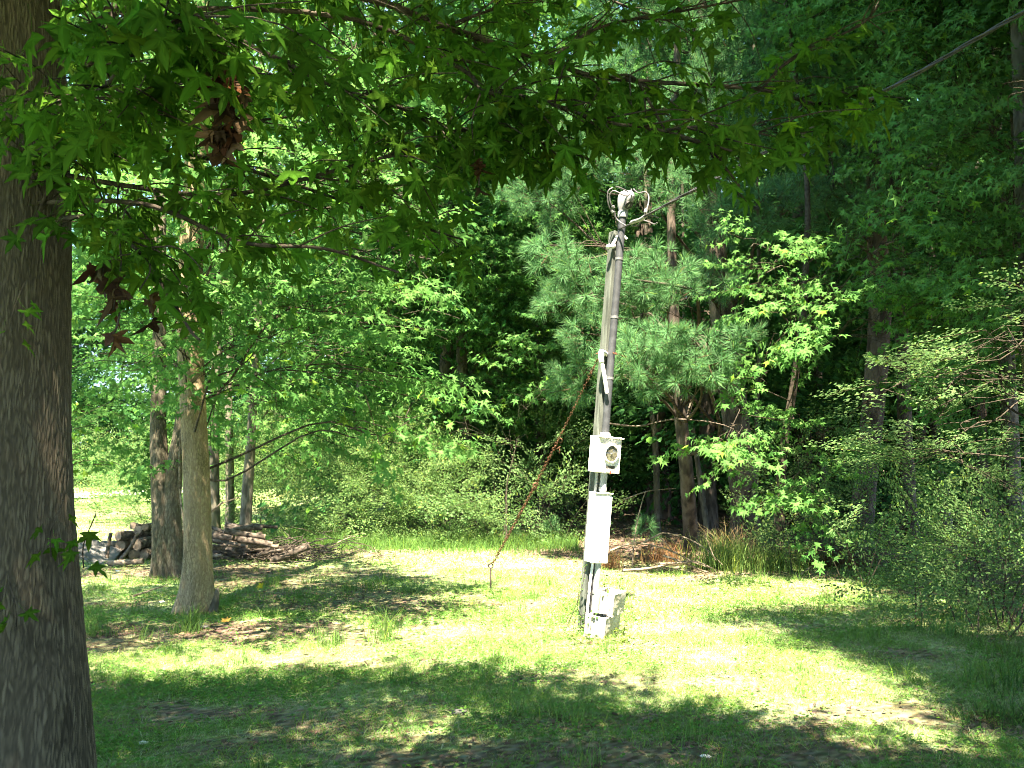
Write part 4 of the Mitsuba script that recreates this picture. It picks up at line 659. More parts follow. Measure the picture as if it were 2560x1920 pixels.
bush('roadside_bush', 'yellow-green bush behind the left stem of the twin tree', 'bush', [(-9.04, 22.00, 0.55) + (0.9, 0.8, 0.9), (-9.37, 22.00, 0.21) + (0.7, 0.6, 0.6), (-8.60, 21.50, 0.13) + (0.8, 0.6, 0.6)], 'shrub', 92, 1.0, 1.5)
bush('roadside_bush', 'bushes on the verge across the far road', 'bush', [(-18, 43, 0.8, 2.2, 1.4, 1.6), (-22, 44, 1, 2.2, 1.4, 2), (-14, 43, 0.8, 2.2, 1.4, 1.8)], 'shrub', 93, 0.5, 2.4)

# ================================================================ METER POLE
PB = np.array([0.70, 8.5, 0.0]); yaw = math.radians(33); ln = math.radians(5.0)
Rl = np.array([[math.cos(ln), 0, math.sin(ln)], [0, 1, 0], [-math.sin(ln), 0, math.cos(ln)]])
Ry = np.array([[math.cos(yaw), -math.sin(yaw), 0], [math.sin(yaw), math.cos(yaw), 0], [0, 0, 1.0]])
PM = np.eye(4); PM[:3, :3] = Rl @ Ry; PM[:3, 3] = PB
pole = thing('meter_pole', 'leaning grey wooden post with meter box, breaker box and conduit in the sunny clearing', 'meter pole')
def pp(part, vf, mat, smooth=40): return put(f'{pole}__{part}', vf, mat, smooth, PM)
def W(x, y, z): return PM[:3, :3] @ np.array([x, y, z]) + PM[:3, 3]
pp('post', boxm((-0.045, 0, -0.2), (0.045, 0.09, 3.8), 0.006), 'post_wood')
pp('conduit', tube(spline([(0.0, -0.048, 1.79), (0.0, -0.045, 2.4), (0.004, -0.045, 3.2), (0.006, -0.044, 4.04)], 20), 0.036, 20), 'galvanised')
for z in (3.52, 2.95, 2.36): pp('conduit__strap', lathe([(0.0365, z - 0.012), (0.041, z - 0.011), (0.041, z - 0.003), (0.038, z), (0.041, z + 0.003), (0.041, z + 0.011), (0.0365, z + 0.012)], 20) if False else (lambda v, f: (v + [0.003, -0.045, 0], f))(*lathe([(0.0365, z - 0.012), (0.041, z - 0.011), (0.041, z - 0.003), (0.038, z), (0.041, z + 0.003), (0.041, z + 0.011), (0.0365, z + 0.012)], 20)), 'steel_band')
# weatherhead
v, f = lathe([(0.0, 4.19), (0.03, 4.186), (0.05, 4.17), (0.06, 4.14), (0.062, 4.09), (0.055, 4.03), (0.045, 4.0), (0.042, 3.97), (0.038, 3.965)], 28)
hood = v.copy(); fr_ = np.clip((-hood[:, 1]) / 0.06, 0, 1) * np.clip((hood[:, 2] - 4.0) / 0.08, 0, 1); hood[:, 1] -= 0.075 * fr_; pp('weatherhead', (hood + [0.006, -0.044, 0], f), 'cast_head')
pp('weatherhead__mouth', tube(np.array([[0.006, -0.095, 4.07], [0.006, -0.128, 4.035]]), [0.046, 0.042], 18), 'black_rubber')
pp('weatherhead__collar', (lambda v, f: (v + [0.006, -0.044, 0], f))(*lathe([(0.036, 3.93), (0.048, 3.93), (0.05, 3.95), (0.05, 3.985), (0.04, 3.99)], 22)), 'grey_plastic')
# meter box
mb_ = pp('meter_box', boxm((-0.14, -0.134, 1.46), (0.14, -0.0, 1.785), 0.006), 'white_paint')
pp('meter_box__lid', boxm((-0.143, -0.157, 1.787), (0.15, 0.0, 1.803), 0.004), 'white_paint')
pp('meter_box__hub', (lambda v, f: (v + [0, -0.048, 0], f))(*lathe([(0.037, 1.8), (0.05, 1.802), (0.05, 1.825), (0.043, 1.84), (0.037, 1.84)], 22)), 'white_paint')
c = np.array([0.012, -0.134, 1.645])
pp('meter_box__ring', (lambda v, f: (v + c, f))(*lathe([(0.078, -0.002), (0.085, 0.0), (0.087, 0.018), (0.083, 0.024), (0.076, 0.024), (0.074, 0.012)], 36, 'y')), 'white_plastic')
pp('meter_box__dial', (lambda v, f: (v + c, f))(*lathe([(0.0001, 0.012), (0.02, 0.013), (0.045, 0.011), (0.075, 0.008)], 36, 'y')), 'dial')
pp('meter_box__dial__hub', (lambda v, f: (v + c, f))(*lathe([(0.0001, 0.03), (0.007, 0.028), (0.009, 0.013)], 14, 'y')), 'grey_plastic') if False else None
pp('meter_box__dial_pin', (lambda v, f: (v + c, f))(*lathe([(0.0001, 0.02), (0.006, 0.019), (0.008, 0.01)], 14, 'y')), 'grey_plastic')
pp('meter_box__cover_glass', (lambda v, f: (v + c, f))(*lathe([(0.0001, 0.05), (0.03, 0.048), (0.055, 0.04), (0.07, 0.028), (0.0755, 0.02)], 36, 'y')), 'glass', True)
pp('meter_box__nameplate', boxm((-0.035, -0.1365, 1.503), (0.075, -0.1345, 1.532), 0.0005), 'ink')
pp('meter_box__latch', boxm((-0.03, -0.146, 1.468), (0.03, -0.1345, 1.498), 0.003), 'white_plastic')
pp('meter_box__seal', boxm((0.008, -0.152, 1.455), (0.022, -0.1465, 1.485), 0.003), 'red_seal')
# breaker box
pp('breaker_box', boxm((-0.1, -0.096, 0.625), (0.1, 0.0, 1.262), 0.005), 'white_paint')
pp('breaker_box__cover', boxm((-0.099, -0.104, 0.62), (0.102, -0.098, 1.24), 0.002), 'white_paint')
pp('breaker_box__lid', boxm((-0.103, -0.112, 1.264), (0.105, 0.0, 1.276), 0.003), 'white_paint')
pp('breaker_box__bolt', boxm((-0.004, -0.11, 0.635), (0.006, -0.1045, 0.645), 0.001), 'rust')
# pipes between and below
pp('nipple', tube(np.array([[0.012, -0.06, 1.277], [0.012, -0.06, 1.459]]), 0.034, 18), 'grey_plastic')
pp('nipple__coupling', (lambda v, f: (v + [0.012, -0.06, 0], f))(*lathe([(0.034, 1.29), (0.04, 1.29), (0.04, 1.325), (0.034, 1.325)], 20)), 'grey_plastic')
pp('ground_pipe', tube(spline([(-0.05, -0.028, 1.459), (-0.05, -0.028, 1.277)], 4), 0.014, 10), 'grey_plastic')
pp('lower_conduit', tube(spline([(0.03, -0.055, 0.619), (0.028, -0.055, 0.3), (0.02, -0.06, -0.1)], 10), 0.03, 18), 'grey_plastic')
pp('lower_conduit__strap', (lambda v, f: (v + [0.028, -0.055, 0], f))(*lathe([(0.031, 0.33), (0.036, 0.33), (0.036, 0.355), (0.031, 0.355)], 18)), 'steel_band')
pp('lower_pipe', tube(spline([(-0.03, -0.05, 0.619), (-0.05, -0.055, 0.35), (-0.075, -0.08, -0.1)], 10), 0.013, 10), 'white_plastic')
pp('lower_cable', tube(spline([(0.0, -0.035, 0.619), (-0.005, -0.035, 0.3), (-0.02, -0.04, -0.1)], 10), 0.011, 8), 'black_rubber')
# capped white pipe arm
pp('pipe_arm', tube(spline([(-0.03, -0.012, 2.585), (-0.1, -0.05, 2.6), (-0.15, -0.075, 2.585), (-0.152, -0.08, 2.54), (-0.11, -0.09, 2.4), (-0.06, -0.1, 2.21)], 40), 0.019, 14), 'white_plastic')
pp('pipe_arm__elbow', tube(spline([(-0.13, -0.064, 2.597), (-0.15, -0.075, 2.588), (-0.153, -0.08, 2.55), (-0.142, -0.083, 2.5)], 14), 0.026, 14), 'white_plastic')
# cable hardware
pp('insulator', (lambda v, f: (v @ np.array([[0.3, 0, 0.95], [0, 1, 0], [-0.95, 0, 0.3]]).T + [-0.09, -0.02, 3.63], f))(*lathe([(0.0001, -0.05), (0.022, -0.045), (0.026, -0.02), (0.014, 0.0), (0.026, 0.02), (0.022, 0.045), (0.0001, 0.05)], 16)), 'white_plastic')
pp('cable_clevis', tube(spline([(-0.06, -0.01, 3.66), (-0.02, -0.03, 3.74), (0.02, -0.06, 3.75), (0.05, -0.08, 3.72)], 12), 0.014, 8), 'white_plastic')
def wire(part, pts, r, mat, n=50): put(f'{pole}__{part}', tube(spline(pts, n), r, 8), mat)
wire('drop_wire', [(1.14, 8.32, 4.15), (1.13, 8.28, 4.10), (1.08, 8.27, 4.07), (1.01, 8.27, 4.10), (0.96, 8.28, 4.12), (0.93, 8.30, 4.08), (0.94, 8.32, 4.01), (0.97, 8.34, 3.97), (0.99, 8.36, 3.89), (1.02, 8.40, 3.79)], 0.007, 'cable_jacket')
wire('drop_wire', [(1.16, 8.32, 4.15), (1.20, 8.28, 4.10), (1.26, 8.25, 4.10), (1.29, 8.24, 4.06), (1.28, 8.20, 3.97), (1.25, 8.18, 3.88), (1.23, 8.20, 3.84)], 0.007, 'cable_jacket')
wire('drop_wire', [(1.11, 8.34, 4.13), (1.06, 8.32, 4.15), (0.99, 8.30, 4.17)], 0.007, 'cable_jacket', 16)
wire('drop_wire', [(0.96, 8.30, 4.16), (0.92, 8.30, 4.13), (0.91, 8.31, 4.08), (0.92, 8.33, 4.00), (0.95, 8.35, 3.95), (1.01, 8.36, 3.86), (1.08, 8.30, 3.79)], 0.006, 'cable_jacket')
for q, m in (((0.96, 8.33, 3.99), (0.97, 8.34, 3.97)), ((0.95, 8.35, 3.95), (0.97, 8.35, 3.93)), ((1.26, 8.19, 3.92), (1.25, 8.18, 3.88))): wire('splice', [q, m], 0.017, 'steel_band', 4)

sc = thing('service_cable', 'twisted grey overhead cable running from the meter pole up to the right corner', 'cable')
cp = spline([(1.02, 8.40, 3.78), (1.09, 8.27, 3.78), (1.14, 8.20, 3.79), (1.24, 8.05, 3.82), (1.53, 7.70, 3.91), (2.16, 6.80, 4.07), (2.58, 5.90, 4.11), (2.99, 5.00, 4.19), (3.9, 3.3, 4.4), (7.5, -3.2, 5.2)], 420)
tt = unit(np.gradient(cp, axis=0)); s1 = unit(np.cross(tt, [0, 0, 1])); s2 = np.cross(tt, s1); ph = np.concatenate([[0], np.cumsum(np.linalg.norm(np.diff(cp, axis=0), axis=1))]) * 9
for q in range(3):
    g = ph + q * 2.094; off = 0.0085 * np.clip(ph / 9 / 0.8, 0.3, 1)[:, None]
    put(f'{sc}__strand', tube(cp + off * (np.cos(g)[:, None] * s1 + np.sin(g)[:, None] * s2), 0.0068 if q else 0.005, 6), 'cable_weathered')
put(f'{sc}__tail', tube(spline([(1.13, 8.22, 3.77), (1.18, 8.20, 3.76), (1.21, 8.16, 3.80), (1.26, 8.12, 3.78), (1.32, 8.10, 3.75), (1.34, 8.08, 3.76)], 30), 0.007, 7), 'cable_jacket')
put(f'{sc}__tail', tube(spline([(1.26, 8.05, 3.82), (1.30, 8.00, 3.80), (1.34, 8.00, 3.78)], 14), 0.006, 7), 'cable_jacket')
put(f'{sc}__grip', tube(spline([(1.11, 8.22, 3.79), (1.14, 8.20, 3.80), (1.19, 8.13, 3.80), (1.24, 8.06, 3.82)], 16), [0.012] * 2 + [0.02] * 12 + [0.012] * 2, 8), 'steel_band')

# chain and stake
sx_, sy_ = (-0.26, 11.00)
st = thing('iron_stake', 'short dark iron stake standing in the lawn at the foot of the chain', 'stake')
put(f'{st}__rod', tube(np.array([[sx_, sy_, -0.15], [sx_, sy_, 0.1], [sx_, sy_, 0.255]]), 0.011, 9), 'iron')
g = np.linspace(0, 2 * np.pi, 13); put(f'{st}__eye', tube(np.column_stack([sx_ + 0.028 * np.cos(g), sy_ + 0 * g, 0.278 + 0.028 * np.sin(g)]), 0.008, 7, False), 'iron')
ch = thing('chain', 'rusty chain stretched from the iron stake to the upper meter pole', 'chain')
def link(c, t, n, L, w, wire_):
    a = np.linspace(0, 2 * np.pi, 11)[:-1]; px_, py_ = np.cos(a), np.sin(a); px_ = np.sign(px_) * np.abs(px_) ** 0.7; py_ = np.sign(py_) * np.abs(py_) ** 0.8
    b = np.cross(t, n); p = c + px_[:, None] * t * L / 2 + py_[:, None] * b * w / 2; p = np.vstack([p, p[:1]])
    v, f = tube(p, wire_, 4, False); return v, f
A = np.array([sx_ + 0.02, sy_, 0.3]); B = W(-0.045, 0.1, 2.55); s = np.linspace(0, 1, 93)
line = A + (B - A) * s[:, None]; line[:, 2] -= 0.05 * np.sin(np.pi * s)
cr = np.random.default_rng(9)
def add_link(c, t, q, big=1.0):
    n = unit(np.cross(t, [0.3, 0.8, 0.2])); n = n if q % 2 else np.cross(t, n); n = unit(n + cr.normal(0, 0.2, 3)); n = unit(n - t * (n @ t))
    put(f'{ch}__link', link(c, t, n, 0.042 * big, 0.026 * big, 0.0046 * big), 'rust')
tdir = unit(B - A)
for q in range(92): add_link((line[q] + line[q + 1]) / 2, tdir, q, 1.1 if q < 62 else 0.85)
for q, o in ((61, (0.02, -0.01, -0.05)), (61, (0.03, -0.01, -0.085)), (62, (0.025, 0.0, 0.0)), (42, (0.01, -0.02, 0.02)), (27, (0.0, -0.02, 0.02)), (41, (0.02, -0.01, 0))): add_link(line[q] + o, unit(tdir + cr.normal(0, 0.5, 3)), q, 1.4)
loop = [(-0.058, 0.04), (-0.058, 0.0), (-0.05, -0.012), (-0.02, -0.013), (0.0, -0.088), (0.03, -0.08), (0.052, -0.03), (0.058, 0.02), (0.058, 0.09), (0.045, 0.103), (0, 0.103), (-0.045, 0.103), (-0.058, 0.09)]
lp = np.array([W(a, b, 2.6) for a, b in loop]); lp = np.vstack([lp, lp[:1]]); d = np.concatenate([[0], np.cumsum(np.linalg.norm(np.diff(lp, axis=0), axis=1))])
for q, u in enumerate(np.arange(0, d[-1], 0.033)):
    c0 = np.array([np.interp(u, d, lp[:, i]) for i in range(3)]); c1 = np.array([np.interp(u + 0.01, d, lp[:, i]) for i in range(3)]); add_link(c0, unit(c1 - c0 + 1e-6), q, 0.9)

# concrete blocks
def cmu(L, name, label, M):
    import manifold3d as m3
    def bx(x, y, z, sx, sy, sz): return m3.Manifold.cube((sx, sy, sz)).translate((x, y, z))
    b = bx(0, 0, 0, L, 0.19, 0.19) - bx(-0.01, 0.05, -0.01, 0.03, 0.09, 0.21) - bx(L - 0.02, 0.05, -0.01, 0.03, 0.09, 0.21)
    n = 2 if L > 0.3 else 1; w = (L - 0.05 * 2 - 0.03 * (n - 1)) / n
    for i in range(n): b -= bx(0.05 + i * (w + 0.03), 0.033, -0.01, w, 0.124, 0.21)
    b = b.refine_to_length(0.02); me = b.to_mesh(); v = np.array(me.vert_properties)[:, :3]; v = v + (meshkit.noise(v * 55, 3)[:, None] - 0.5) * 0.006 * np.array([1, 1, 1]) + (meshkit.noise(v * 14, 8)[:, None] - 0.5) * 0.008
    k = thing(name, label, 'concrete block'); put(k, (v @ M[:3, :3].T + M[:3, 3], np.array(me.tri_verts)), 'concrete', 35)
def frame(o, a, lean):
    a = math.radians(a); X_ = np.array([math.sin(a), math.cos(a), 0]); Y_ = np.array([-math.cos(a), math.sin(a), 0]); Z_ = np.array([0, 0, 1.0])
    c, s = math.cos(lean), math.sin(lean); R = np.column_stack([X_, Y_ * c + Z_ * s, Z_ * c - Y_ * s]); M = np.eye(4); M[:3, :3], M[:3, 3] = R, o; return M
cmu(0.39, 'concrete_block', 'pale concrete block resting on the ground at the foot of the meter pole', frame((0.80, 7.92, 0.0), 26, 0.13))
cmu(0.29, 'concrete_block', 'cracked upper concrete block with ochre side leaning on the lower block', frame((0.88, 7.98, 0.198), 28, 0.15))
vp = thing('creeper_plant', 'small-leaved creeper growing up round the foot of the meter pole', 'plant')
r = np.random.default_rng(12); mbs, mbl = MB(), MB()
for i in range(16):
    b = np.array([0.72 + r.normal(0, 0.13), 8.2 + r.normal(0, 0.12), 0.0]); e = b + [r.normal(0.03, 0.08), r.normal(0, 0.06), r.uniform(0.2, 0.62) if i % 3 else r.uniform(0.1, 0.25)]; p = spline([b, (b + e) / 2 + r.normal(0, 0.04, 3), e], 14); mbs.add(*tube(p, 0.003, 4)); m = 22
    q = p[r.integers(2, 14, m)]; a = r.uniform(0, 6.28, m); h = np.stack([np.cos(a), np.sin(a), r.normal(0, 0.4, m)], 1); mbl.add(*place(oval_leaf(0.6), q + h * 0.012, h, np.array([0, 0, 1.0]) + r.normal(0, 0.5, (m, 3)), r.uniform(0.018, 0.034, m), tint(m, (0.1, 0.2, 0.05), 0.2, 0.1, r)))
for i in range(60):
    q = np.array([0.62 + r.normal(0, 0.12), 7.75 + r.normal(0, 0.05), r.uniform(0.01, 0.1)]) if i % 2 else np.array([0.95 + r.normal(0, 0.04), 7.85 + r.normal(0, 0.05), r.uniform(0.01, 0.12)]); a = r.uniform(0, 6.28, 6); h = np.stack([np.cos(a), np.sin(a), r.normal(0.2, 0.4, 6)], 1)
    mbl.add(*place(oval_leaf(0.6), q + 0 * h, h, np.array([0, 0, 1.0]) + r.normal(0, 0.5, (6, 3)), r.uniform(0.015, 0.03, 6), tint(6, (0.12, 0.19, 0.05), 0.25, 0.15, r)))
put(f'{vp}__stem', mbs, 'twig_bark', True); put(f'{vp}__foliage', mbl, 'leaf_skin', False)
labels[f'{vp}__foliage'] = {'kind': 'stuff', 'label': 'small round leaves'}; labels[f'{vp}__stem'] = {'kind': 'stuff', 'label': 'thin creeping stems'}

# ================================================================ WOOD PILES
def log(name, label, cat, a, b, r0, grp, mat='log_bark', seed=0):
    k = thing(name, label, cat, grp); a, b = np.asarray(a, float), np.asarray(b, float); m = (a + b) / 2 + np.random.default_rng(seed).normal(0, 0.02, 3) * np.linalg.norm(b - a)
    put(f'{k}__bark', tube(spline([a, m, b], 10), np.linspace(r0, r0 * 0.9, 10), 14, False, disp=trunk_disp(r0 * 0.07, 10, 0, 0, seed)), mat, 50)
    t = unit(b - a)
    for e, s in ((a, -1), (b, 1)): put(f'{k}__cut_end', tube(np.array([e - s * t * 0.01, e + s * t * 0.004])[::s], [r0 * 0.93, r0 * 0.93], 14), 'cut_wood', 30)
lr = np.random.default_rng(44); LX, LY = (-5.93, 13.91)
PILE = 'short cut logs in the heap left of the twin-stemmed tree'
rows = [(-0.55, 0, 0.06), (-0.38, 0, 0.08), (-0.2, 0, 0.09), (0.0, 0, 0.1), (0.19, 0, 0.1), (0.37, 0, 0.09), (0.54, 0, 0.1), (-0.3, 0.15, 0.075), (-0.12, 0.16, 0.085), (0.08, 0.18, 0.09), (0.27, 0.18, 0.09), (0.45, 0.17, 0.085), (-0.2, 0.3, 0.07), (-0.02, 0.31, 0.075), (0.17, 0.33, 0.08), (0.36, 0.31, 0.075), (0.52, 0.29, 0.085), (0.05, 0.43, 0.06), (0.22, 0.45, 0.06)]
labs = {16: 'log showing a round pale cut end beside the twin stems', 7: 'pale barkless log lying on the left slope of the log heap', 17: 'grey weathered log on the crest of the log heap', 0: 'thin log end at the left foot of the log heap'}
for i, (dx, z, r0) in enumerate(rows):
    a = lr.normal(0, 0.5); c = np.array([LX + dx, LY + lr.normal(0.25, 0.08), z + r0]); d = np.array([math.sin(a), math.cos(a), lr.normal(0, 0.12)]) * lr.uniform(0.2, 0.3)
    log('log', labs.get(i, 'dark cut log in the heap left of the twin-stemmed tree'), 'log', c - d, c + d, r0, PILE, 'grey_board' if i in (7, 17) else 'log_bark', 100 + i)
log('log', 'thin log leaning upright against the log heap at its left end', 'log', (-6.02, 13.40, 0.11), (-6.02, 13.50, 0.46), 0.03, PILE, seed=5)
log('log', 'stick propped diagonally across the front of the log heap', 'log', (-5.77, 13.30, 0.0967), (-5.62, 13.50, 0.46), 0.03, PILE, seed=6)
log('log', 'long log lying on the ground in front of the log heap', 'log', (-5.90, 13.20, 0.0545), (-5.40, 13.20, 0.0813), 0.045, PILE, 'dead_wood', 7)
pl = thing('plank_slab', 'grey weathered slab lying tilted at the left end of the log heap', 'slab'); v, f = boxm((-0.3, -0.25, -0.02), (0.3, 0.25, 0.02), 0.006)
c_, s_ = math.cos(-0.45), math.sin(-0.45); o_ = np.array((-6.28, 13.60, 0.17)); put(pl, (v @ np.array([[c_, 0, -s_], [0, 1, 0], [s_, 0, c_]]).T @ np.array([[1, 0, 0], [0, 0.9, -0.43], [0, 0.43, 0.9]]).T + o_, f), 'grey_board')
BR = 'cut branches in the brush pile right of the tan trunk'
for i in range(34):
    z = lr.uniform(0.03, 0.5); sp = 1 - z / 0.62; xc = (-4.36, 14.00, 0.0744)[0] + lr.normal(0.1, 0.22) * (0.6 + sp); L = lr.uniform(0.4, 0.85) * (0.6 + 0.6 * sp); a = lr.normal(0, 0.3); r0 = lr.uniform(0.02, 0.055)
    c = np.array([xc, 14 + lr.normal(0, 0.25), z]); d = np.array([math.cos(a), math.sin(a), lr.normal(-0.05, 0.1)]) * L * 0.5
    if c[2] - abs(d[2]) < 0.03: d[2] = 0
    log('branch_log', 'dark branch length lying in the brush pile right of the tan trunk', 'branch', c - d, c + d, r0, BR, 'log_bark' if i % 4 else 'dead_wood', 300 + i)
log('branch_log', 'thick branch end sticking out at the right foot of the brush pile', 'branch', (-3.64, 13.60, 0.0352), (-3.11, 13.80, 0.24), 0.06, BR, 'log_bark', 71)
log('branch_log', 'thin branch lying just left of the thick end at the pile foot', 'branch', (-3.85, 13.60, 0.12), (-3.45, 13.60, 0.21), 0.025, BR, 'log_bark', 72)
log('branch_log', 'pale forked branch poking up from the top of the brush pile', 'branch', (-4.74, 14.00, 0.70), (-4.51, 14.00, 0.90), 0.016, BR, 'dead_wood', 73)
log('branch_log', 'thin pale twig rising right from the forked branch', 'branch', (-4.54, 14.00, 0.87), (-4.27, 14.00, 0.97), 0.009, BR, 'dead_wood', 74)
tg = MB()
for i in range(420):
    x, y = (-3.77, 14.20, 0.12)[0] + lr.normal(0, 0.55), 14.3 + lr.normal(0, 0.4); z = abs(lr.normal(0, 0.14)) * math.exp(-((x + 3.3) / 1.2) ** 2) + 0.02; a = lr.uniform(0, 3.14); d = np.array([math.cos(a), math.sin(a), lr.normal(0, 0.25)]) * lr.uniform(0.1, 0.4)
    p = np.array([x, y, z]); tg.add(*tube(spline([p - d, p + lr.normal(0, 0.03, 3), p + d], 4), [0.006, 0.006, 0.005, 0.003], 4))
k = thing('brush_heap', 'low dark heap of twigs trailing right from the brush pile', 'brush heap'); put(k, tg, 'log_bark', True); labels[k]['kind'] = 'stuff'

# ================================================================ DEAD BRANCHES, DRY GRASS, SMALL THINGS
DB = 'dead branches lying at the edge of the clearing'
for lab, pts, r0 in (
    ('arched dead branch reaching right from the lower meter pole box', [(1.35, 12.40, 0.31), (1.56, 12.40, 0.39), (1.83, 12.50, 0.40), (2.23, 12.60, 0.29), (2.55, 12.60, 0.13), (2.93, 12.60, 0.00352)], 0.017),
    ('highest arched dead branch of the fallen limb', [(1.84, 12.80, 0.37), (2.07, 12.80, 0.49), (2.20, 12.80, 0.52), (2.53, 12.80, 0.43), (2.77, 12.70, 0.28), (2.94, 12.60, 0.0992)], 0.016),
    ('dead branch lying flat across the soil', [(1.51, 12.30, 0.0602), (1.86, 12.30, 0.0851), (2.17, 12.30, 0.15), (2.51, 12.40, 0.17), (2.76, 12.40, 0.0728)], 0.022),
    ('short dead branch crossing over the flat one', [(2.08, 12.40, 0.25), (2.30, 12.30, 0.18), (2.55, 12.30, 0.0727), (2.68, 12.30, 0.0353)], 0.018),
    ('straight stub of dead wood pointing at the meter pole', [(1.97, 12.20, 0.16), (2.22, 12.20, 0.17), (2.43, 12.30, 0.17)], 0.016),
    ('twig slanting between the arched branches', [(2.08, 12.70, 0.47), (2.16, 12.60, 0.39), (2.24, 12.50, 0.27)], 0.009),
    ('broken stick on the grass below the weedy thicket', [(3.78, 11.80, 0.075), (3.93, 11.90, 0.15), (4.12, 12.00, 0.21)], 0.01)):
    k = stick('dead_branch', lab, 'branch', pts, r0, group_=DB, n=24)
stick('seed_stalk', 'tall bare seed stalk leaning left out of the dry grass', 'stalk', [(2.75, 12.20, 0.21), (2.69, 12.20, 0.36), (2.60, 12.20, 0.58), (2.52, 12.20, 0.72)], 0.007, 'dead_wood')
r = np.random.default_rng(19)
def clump(label, c, n, h, spread, base, seed, lean=0.7, name='grass_clump', cat='grass clump', w=0.007):
    r = np.random.default_rng(seed); k = thing(name, label, cat); mb = MB(); a = r.normal(0, 1, (n, 2)) * spread; hh = h * r.uniform(0.4, 1.15, n); b = r.uniform(0, 6.28, n); le = r.uniform(0.1, lean, n)
    for i in range(n):
        p0 = np.array([c[0] + a[i, 0], c[1] + a[i, 1], 0.0]); o = np.array([math.cos(b[i]), math.sin(b[i]), 0]); t = np.linspace(0, 1, 5)[:, None]
        p = p0 + o * hh[i] * le[i] * t ** 2 * 1.2 + np.array([0, 0, 1.0]) * hh[i] * (t - 0.35 * le[i] * t ** 2.5); sd = np.cross(o, [0, 0, 1]) * w * 0.5
        wd = (1 - t ** 2) * 1.0 + 0.05; V = np.vstack([p - sd * wd, p + sd * wd]); q = np.arange(4); mb.add(V, np.vstack([np.column_stack([q, q + 5, q + 6]), np.column_stack([q, q + 6, q + 1])]), tint(1, base, 0.22, 0.1, r))
    g_ = np.linspace(0, 2 * np.pi, 15)[:-1]; mb.add(np.vstack([[[c[0], c[1], 0.012]], np.column_stack([c[0] + 2.6 * spread * np.cos(g_), c[1] + 2.6 * spread * np.sin(g_), 0 * g_ - 0.01])]), np.column_stack([0 * np.arange(14), 1 + np.arange(14), 1 + (np.arange(14) + 1) % 14]), (0.1, 0.085, 0.05))
    scene[k] = mb.ply('blade_skin', False); labels[k]['kind'] = 'stuff' if name == 'pine_straw' else 'thing'; return k
clump('bright green tall grass clump at the edge of the woods, right of the dead branches', (3.13, 12.99), 900, 0.55, (0.26), (0.2, 0.31, 0.09), 1)
clump('straw-coloured dead grass standing behind the bright grass clump', (3.45, 14.03), 240, 0.65, 0.2, (0.3, 0.24, 0.14), 2, 1.0)
clump('green weedy grass running right from the bright clump', (3.63, 12.78), 500, 0.4, 0.3, (0.13, 0.21, 0.06), 3)
clump('rust-brown bunch of dead pine straw just right of the pole', (1.39, 12.99), 260, 0.34, 0.09, (0.24, 0.15, 0.075), 4, 1.0, 'pine_straw', 'pine straw', 0.005)
clump('rust-brown dead pine straw hanging under the arched branches', (2.35, 13.91), 420, 0.4, 0.2, (0.2, 0.125, 0.065), 5, 1.1, 'pine_straw', 'pine straw', 0.005)
clump('brown dead pine straw in the shade right of the weedy thicket', (4.68, 13.15), 500, 0.45, 0.3, (0.12, 0.075, 0.04), 6, 1.1, 'pine_straw', 'pine straw', 0.005)
clump('arching grass clump at the lower right corner of the lawn', (3.46, 6.29), 110, 0.26, 0.14, (0.07, 0.15, 0.04), 7, 0.9)
clump('thin tall grass clump in the shade beneath the low hornbeam bush', (3.82, 8.01), 50, 0.4, 0.08, (0.12, 0.24, 0.07), 8, 0.9)
clump('seeding grass clump at the right picture edge', (4.02, 7.12), 90, 0.36, 0.16, (0.1, 0.17, 0.05), 9, 0.9)
clump('long-bladed grass clump in front of the tan trunk', (-2.97, 8.39), 34, 0.28, 0.05, (0.14, 0.26, 0.07), 10, 0.7, w=0.016)
clump('low dark grass clump nearest the lower right corner', (3.04, 5.54), 160, 0.14, 0.2, (0.06, 0.13, 0.035), 11, 1.3)
stick('stick', 'long thin stick lying on the lawn left of the tan trunk', 'stick', [(-4.32, 10.32) + (0.02,), (-4.28, 10.78) + (0.025,), (-4.28, 11.32) + (0.02,)], 0.012)
stick('stick', 'pale stick pointing out of the grass right of the brush pile', 'stick', [(-3.17, 14.82) + (0.03,), (-3.02, 16.03) + (0.12,), (-2.85, 17.26) + (0.16,)], 0.018)
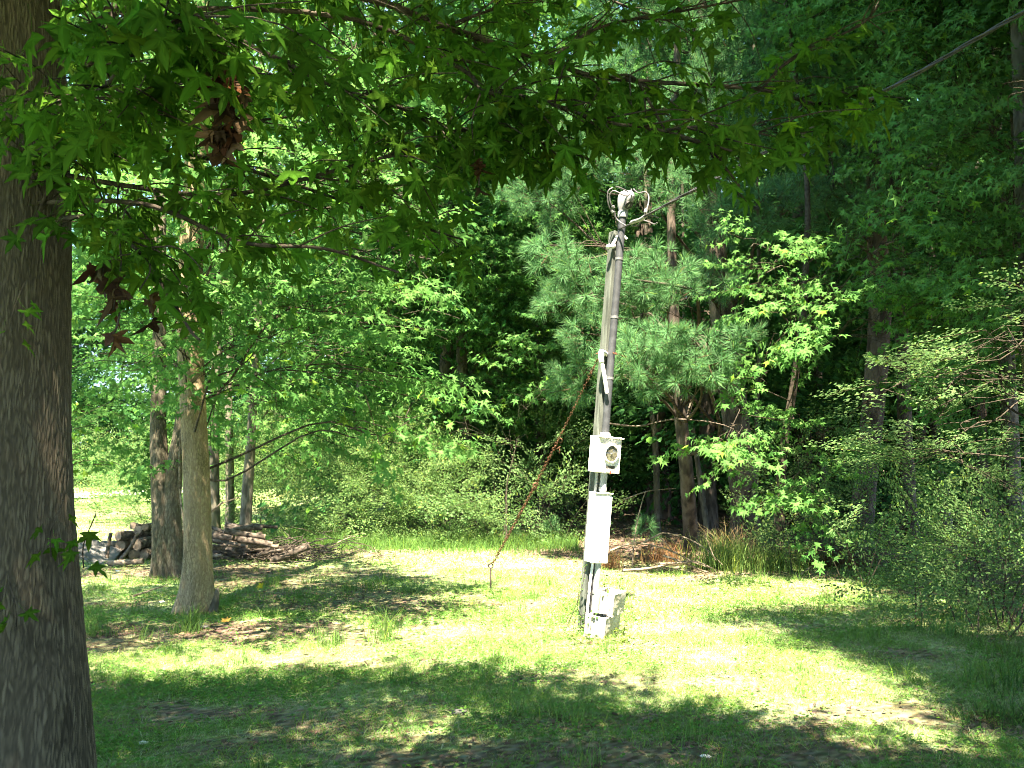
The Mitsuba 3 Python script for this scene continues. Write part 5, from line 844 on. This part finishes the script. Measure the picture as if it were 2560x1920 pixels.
stick('stick', 'thin dark stick on the shaded soil right of the tan trunk', 'stick', [(-3.46, 11.91) + (0.015,), (-3.01, 12.10) + (0.02,), (-2.55, 12.24) + (0.015,)], 0.01)
stick('stick', 'short grey stick lying in the near shade', 'stick', [(0.85, 5.67) + (0.012,), (0.98, 5.58) + (0.012,)], 0.008)
def fallen(label, xy, s, colr, seed):
    r = np.random.default_rng(seed); k = thing('fallen_leaf', label, 'leaf'); v, f = star_leaf(True, seed); v = v * s; a = r.uniform(0, 6.28); R = np.array([[math.cos(a), -math.sin(a), 0], [math.sin(a), math.cos(a), 0], [0, 0, 1]])
    scene[k] = mikit.ply((v @ R.T @ np.array([[1, 0, 0], [0, 0.8, -0.6], [0, 0.6, 0.8]]).T + [xy[0], xy[1], 0.05], f), 'dry_skin', smooth=True, color=np.repeat([colr], len(v), 0))
fallen('bright yellow fallen leaf on the shaded soil right of the tan trunk', (-3.03, 10.93), 0.085, (0.45, 0.4, 0.03), 1)
fallen('dull orange fallen leaf in front of the tan trunk', (-2.72, 8.62), 0.07, (0.35, 0.24, 0.06), 2)
def scrap(label, xy, s, seed, mat='paper'):
    r = np.random.default_rng(seed); k = thing('paper_scrap', label, 'scrap'); m = trimesh.creation.icosphere(2, 1.0); v = np.array(m.vertices); v = v * (0.7 + 0.6 * meshkit.noise(v * 2.2, seed)[:, None]) * [s, s * 0.7, s * 0.3]; put(k, (v + [xy[0], xy[1], s * 0.25 + 0.01], np.array(m.faces)), mat, False)
scrap('crumpled pale scrap lying in the near shaded grass below the clearing', (-0.33, 5.68), 0.05, 1, 'grey_board')
scrap('small white scrap at the bottom of the shaded lawn', (1.03, 4.87), 0.03, 2)
scrap('small pale scrap in the shade below the log heap', (-5.49, 12.58), 0.035, 3)
scrap('white scrap left of the tan trunk foot', (-3.84, 9.94), 0.03, 4)
scrap('whitish stone in front of the tan trunk', (-2.87, 8.46), 0.05, 5, 'grey_board')
scrap('tiny white scrap in the lower left grass', (-2.05, 5.10), 0.025, 6)
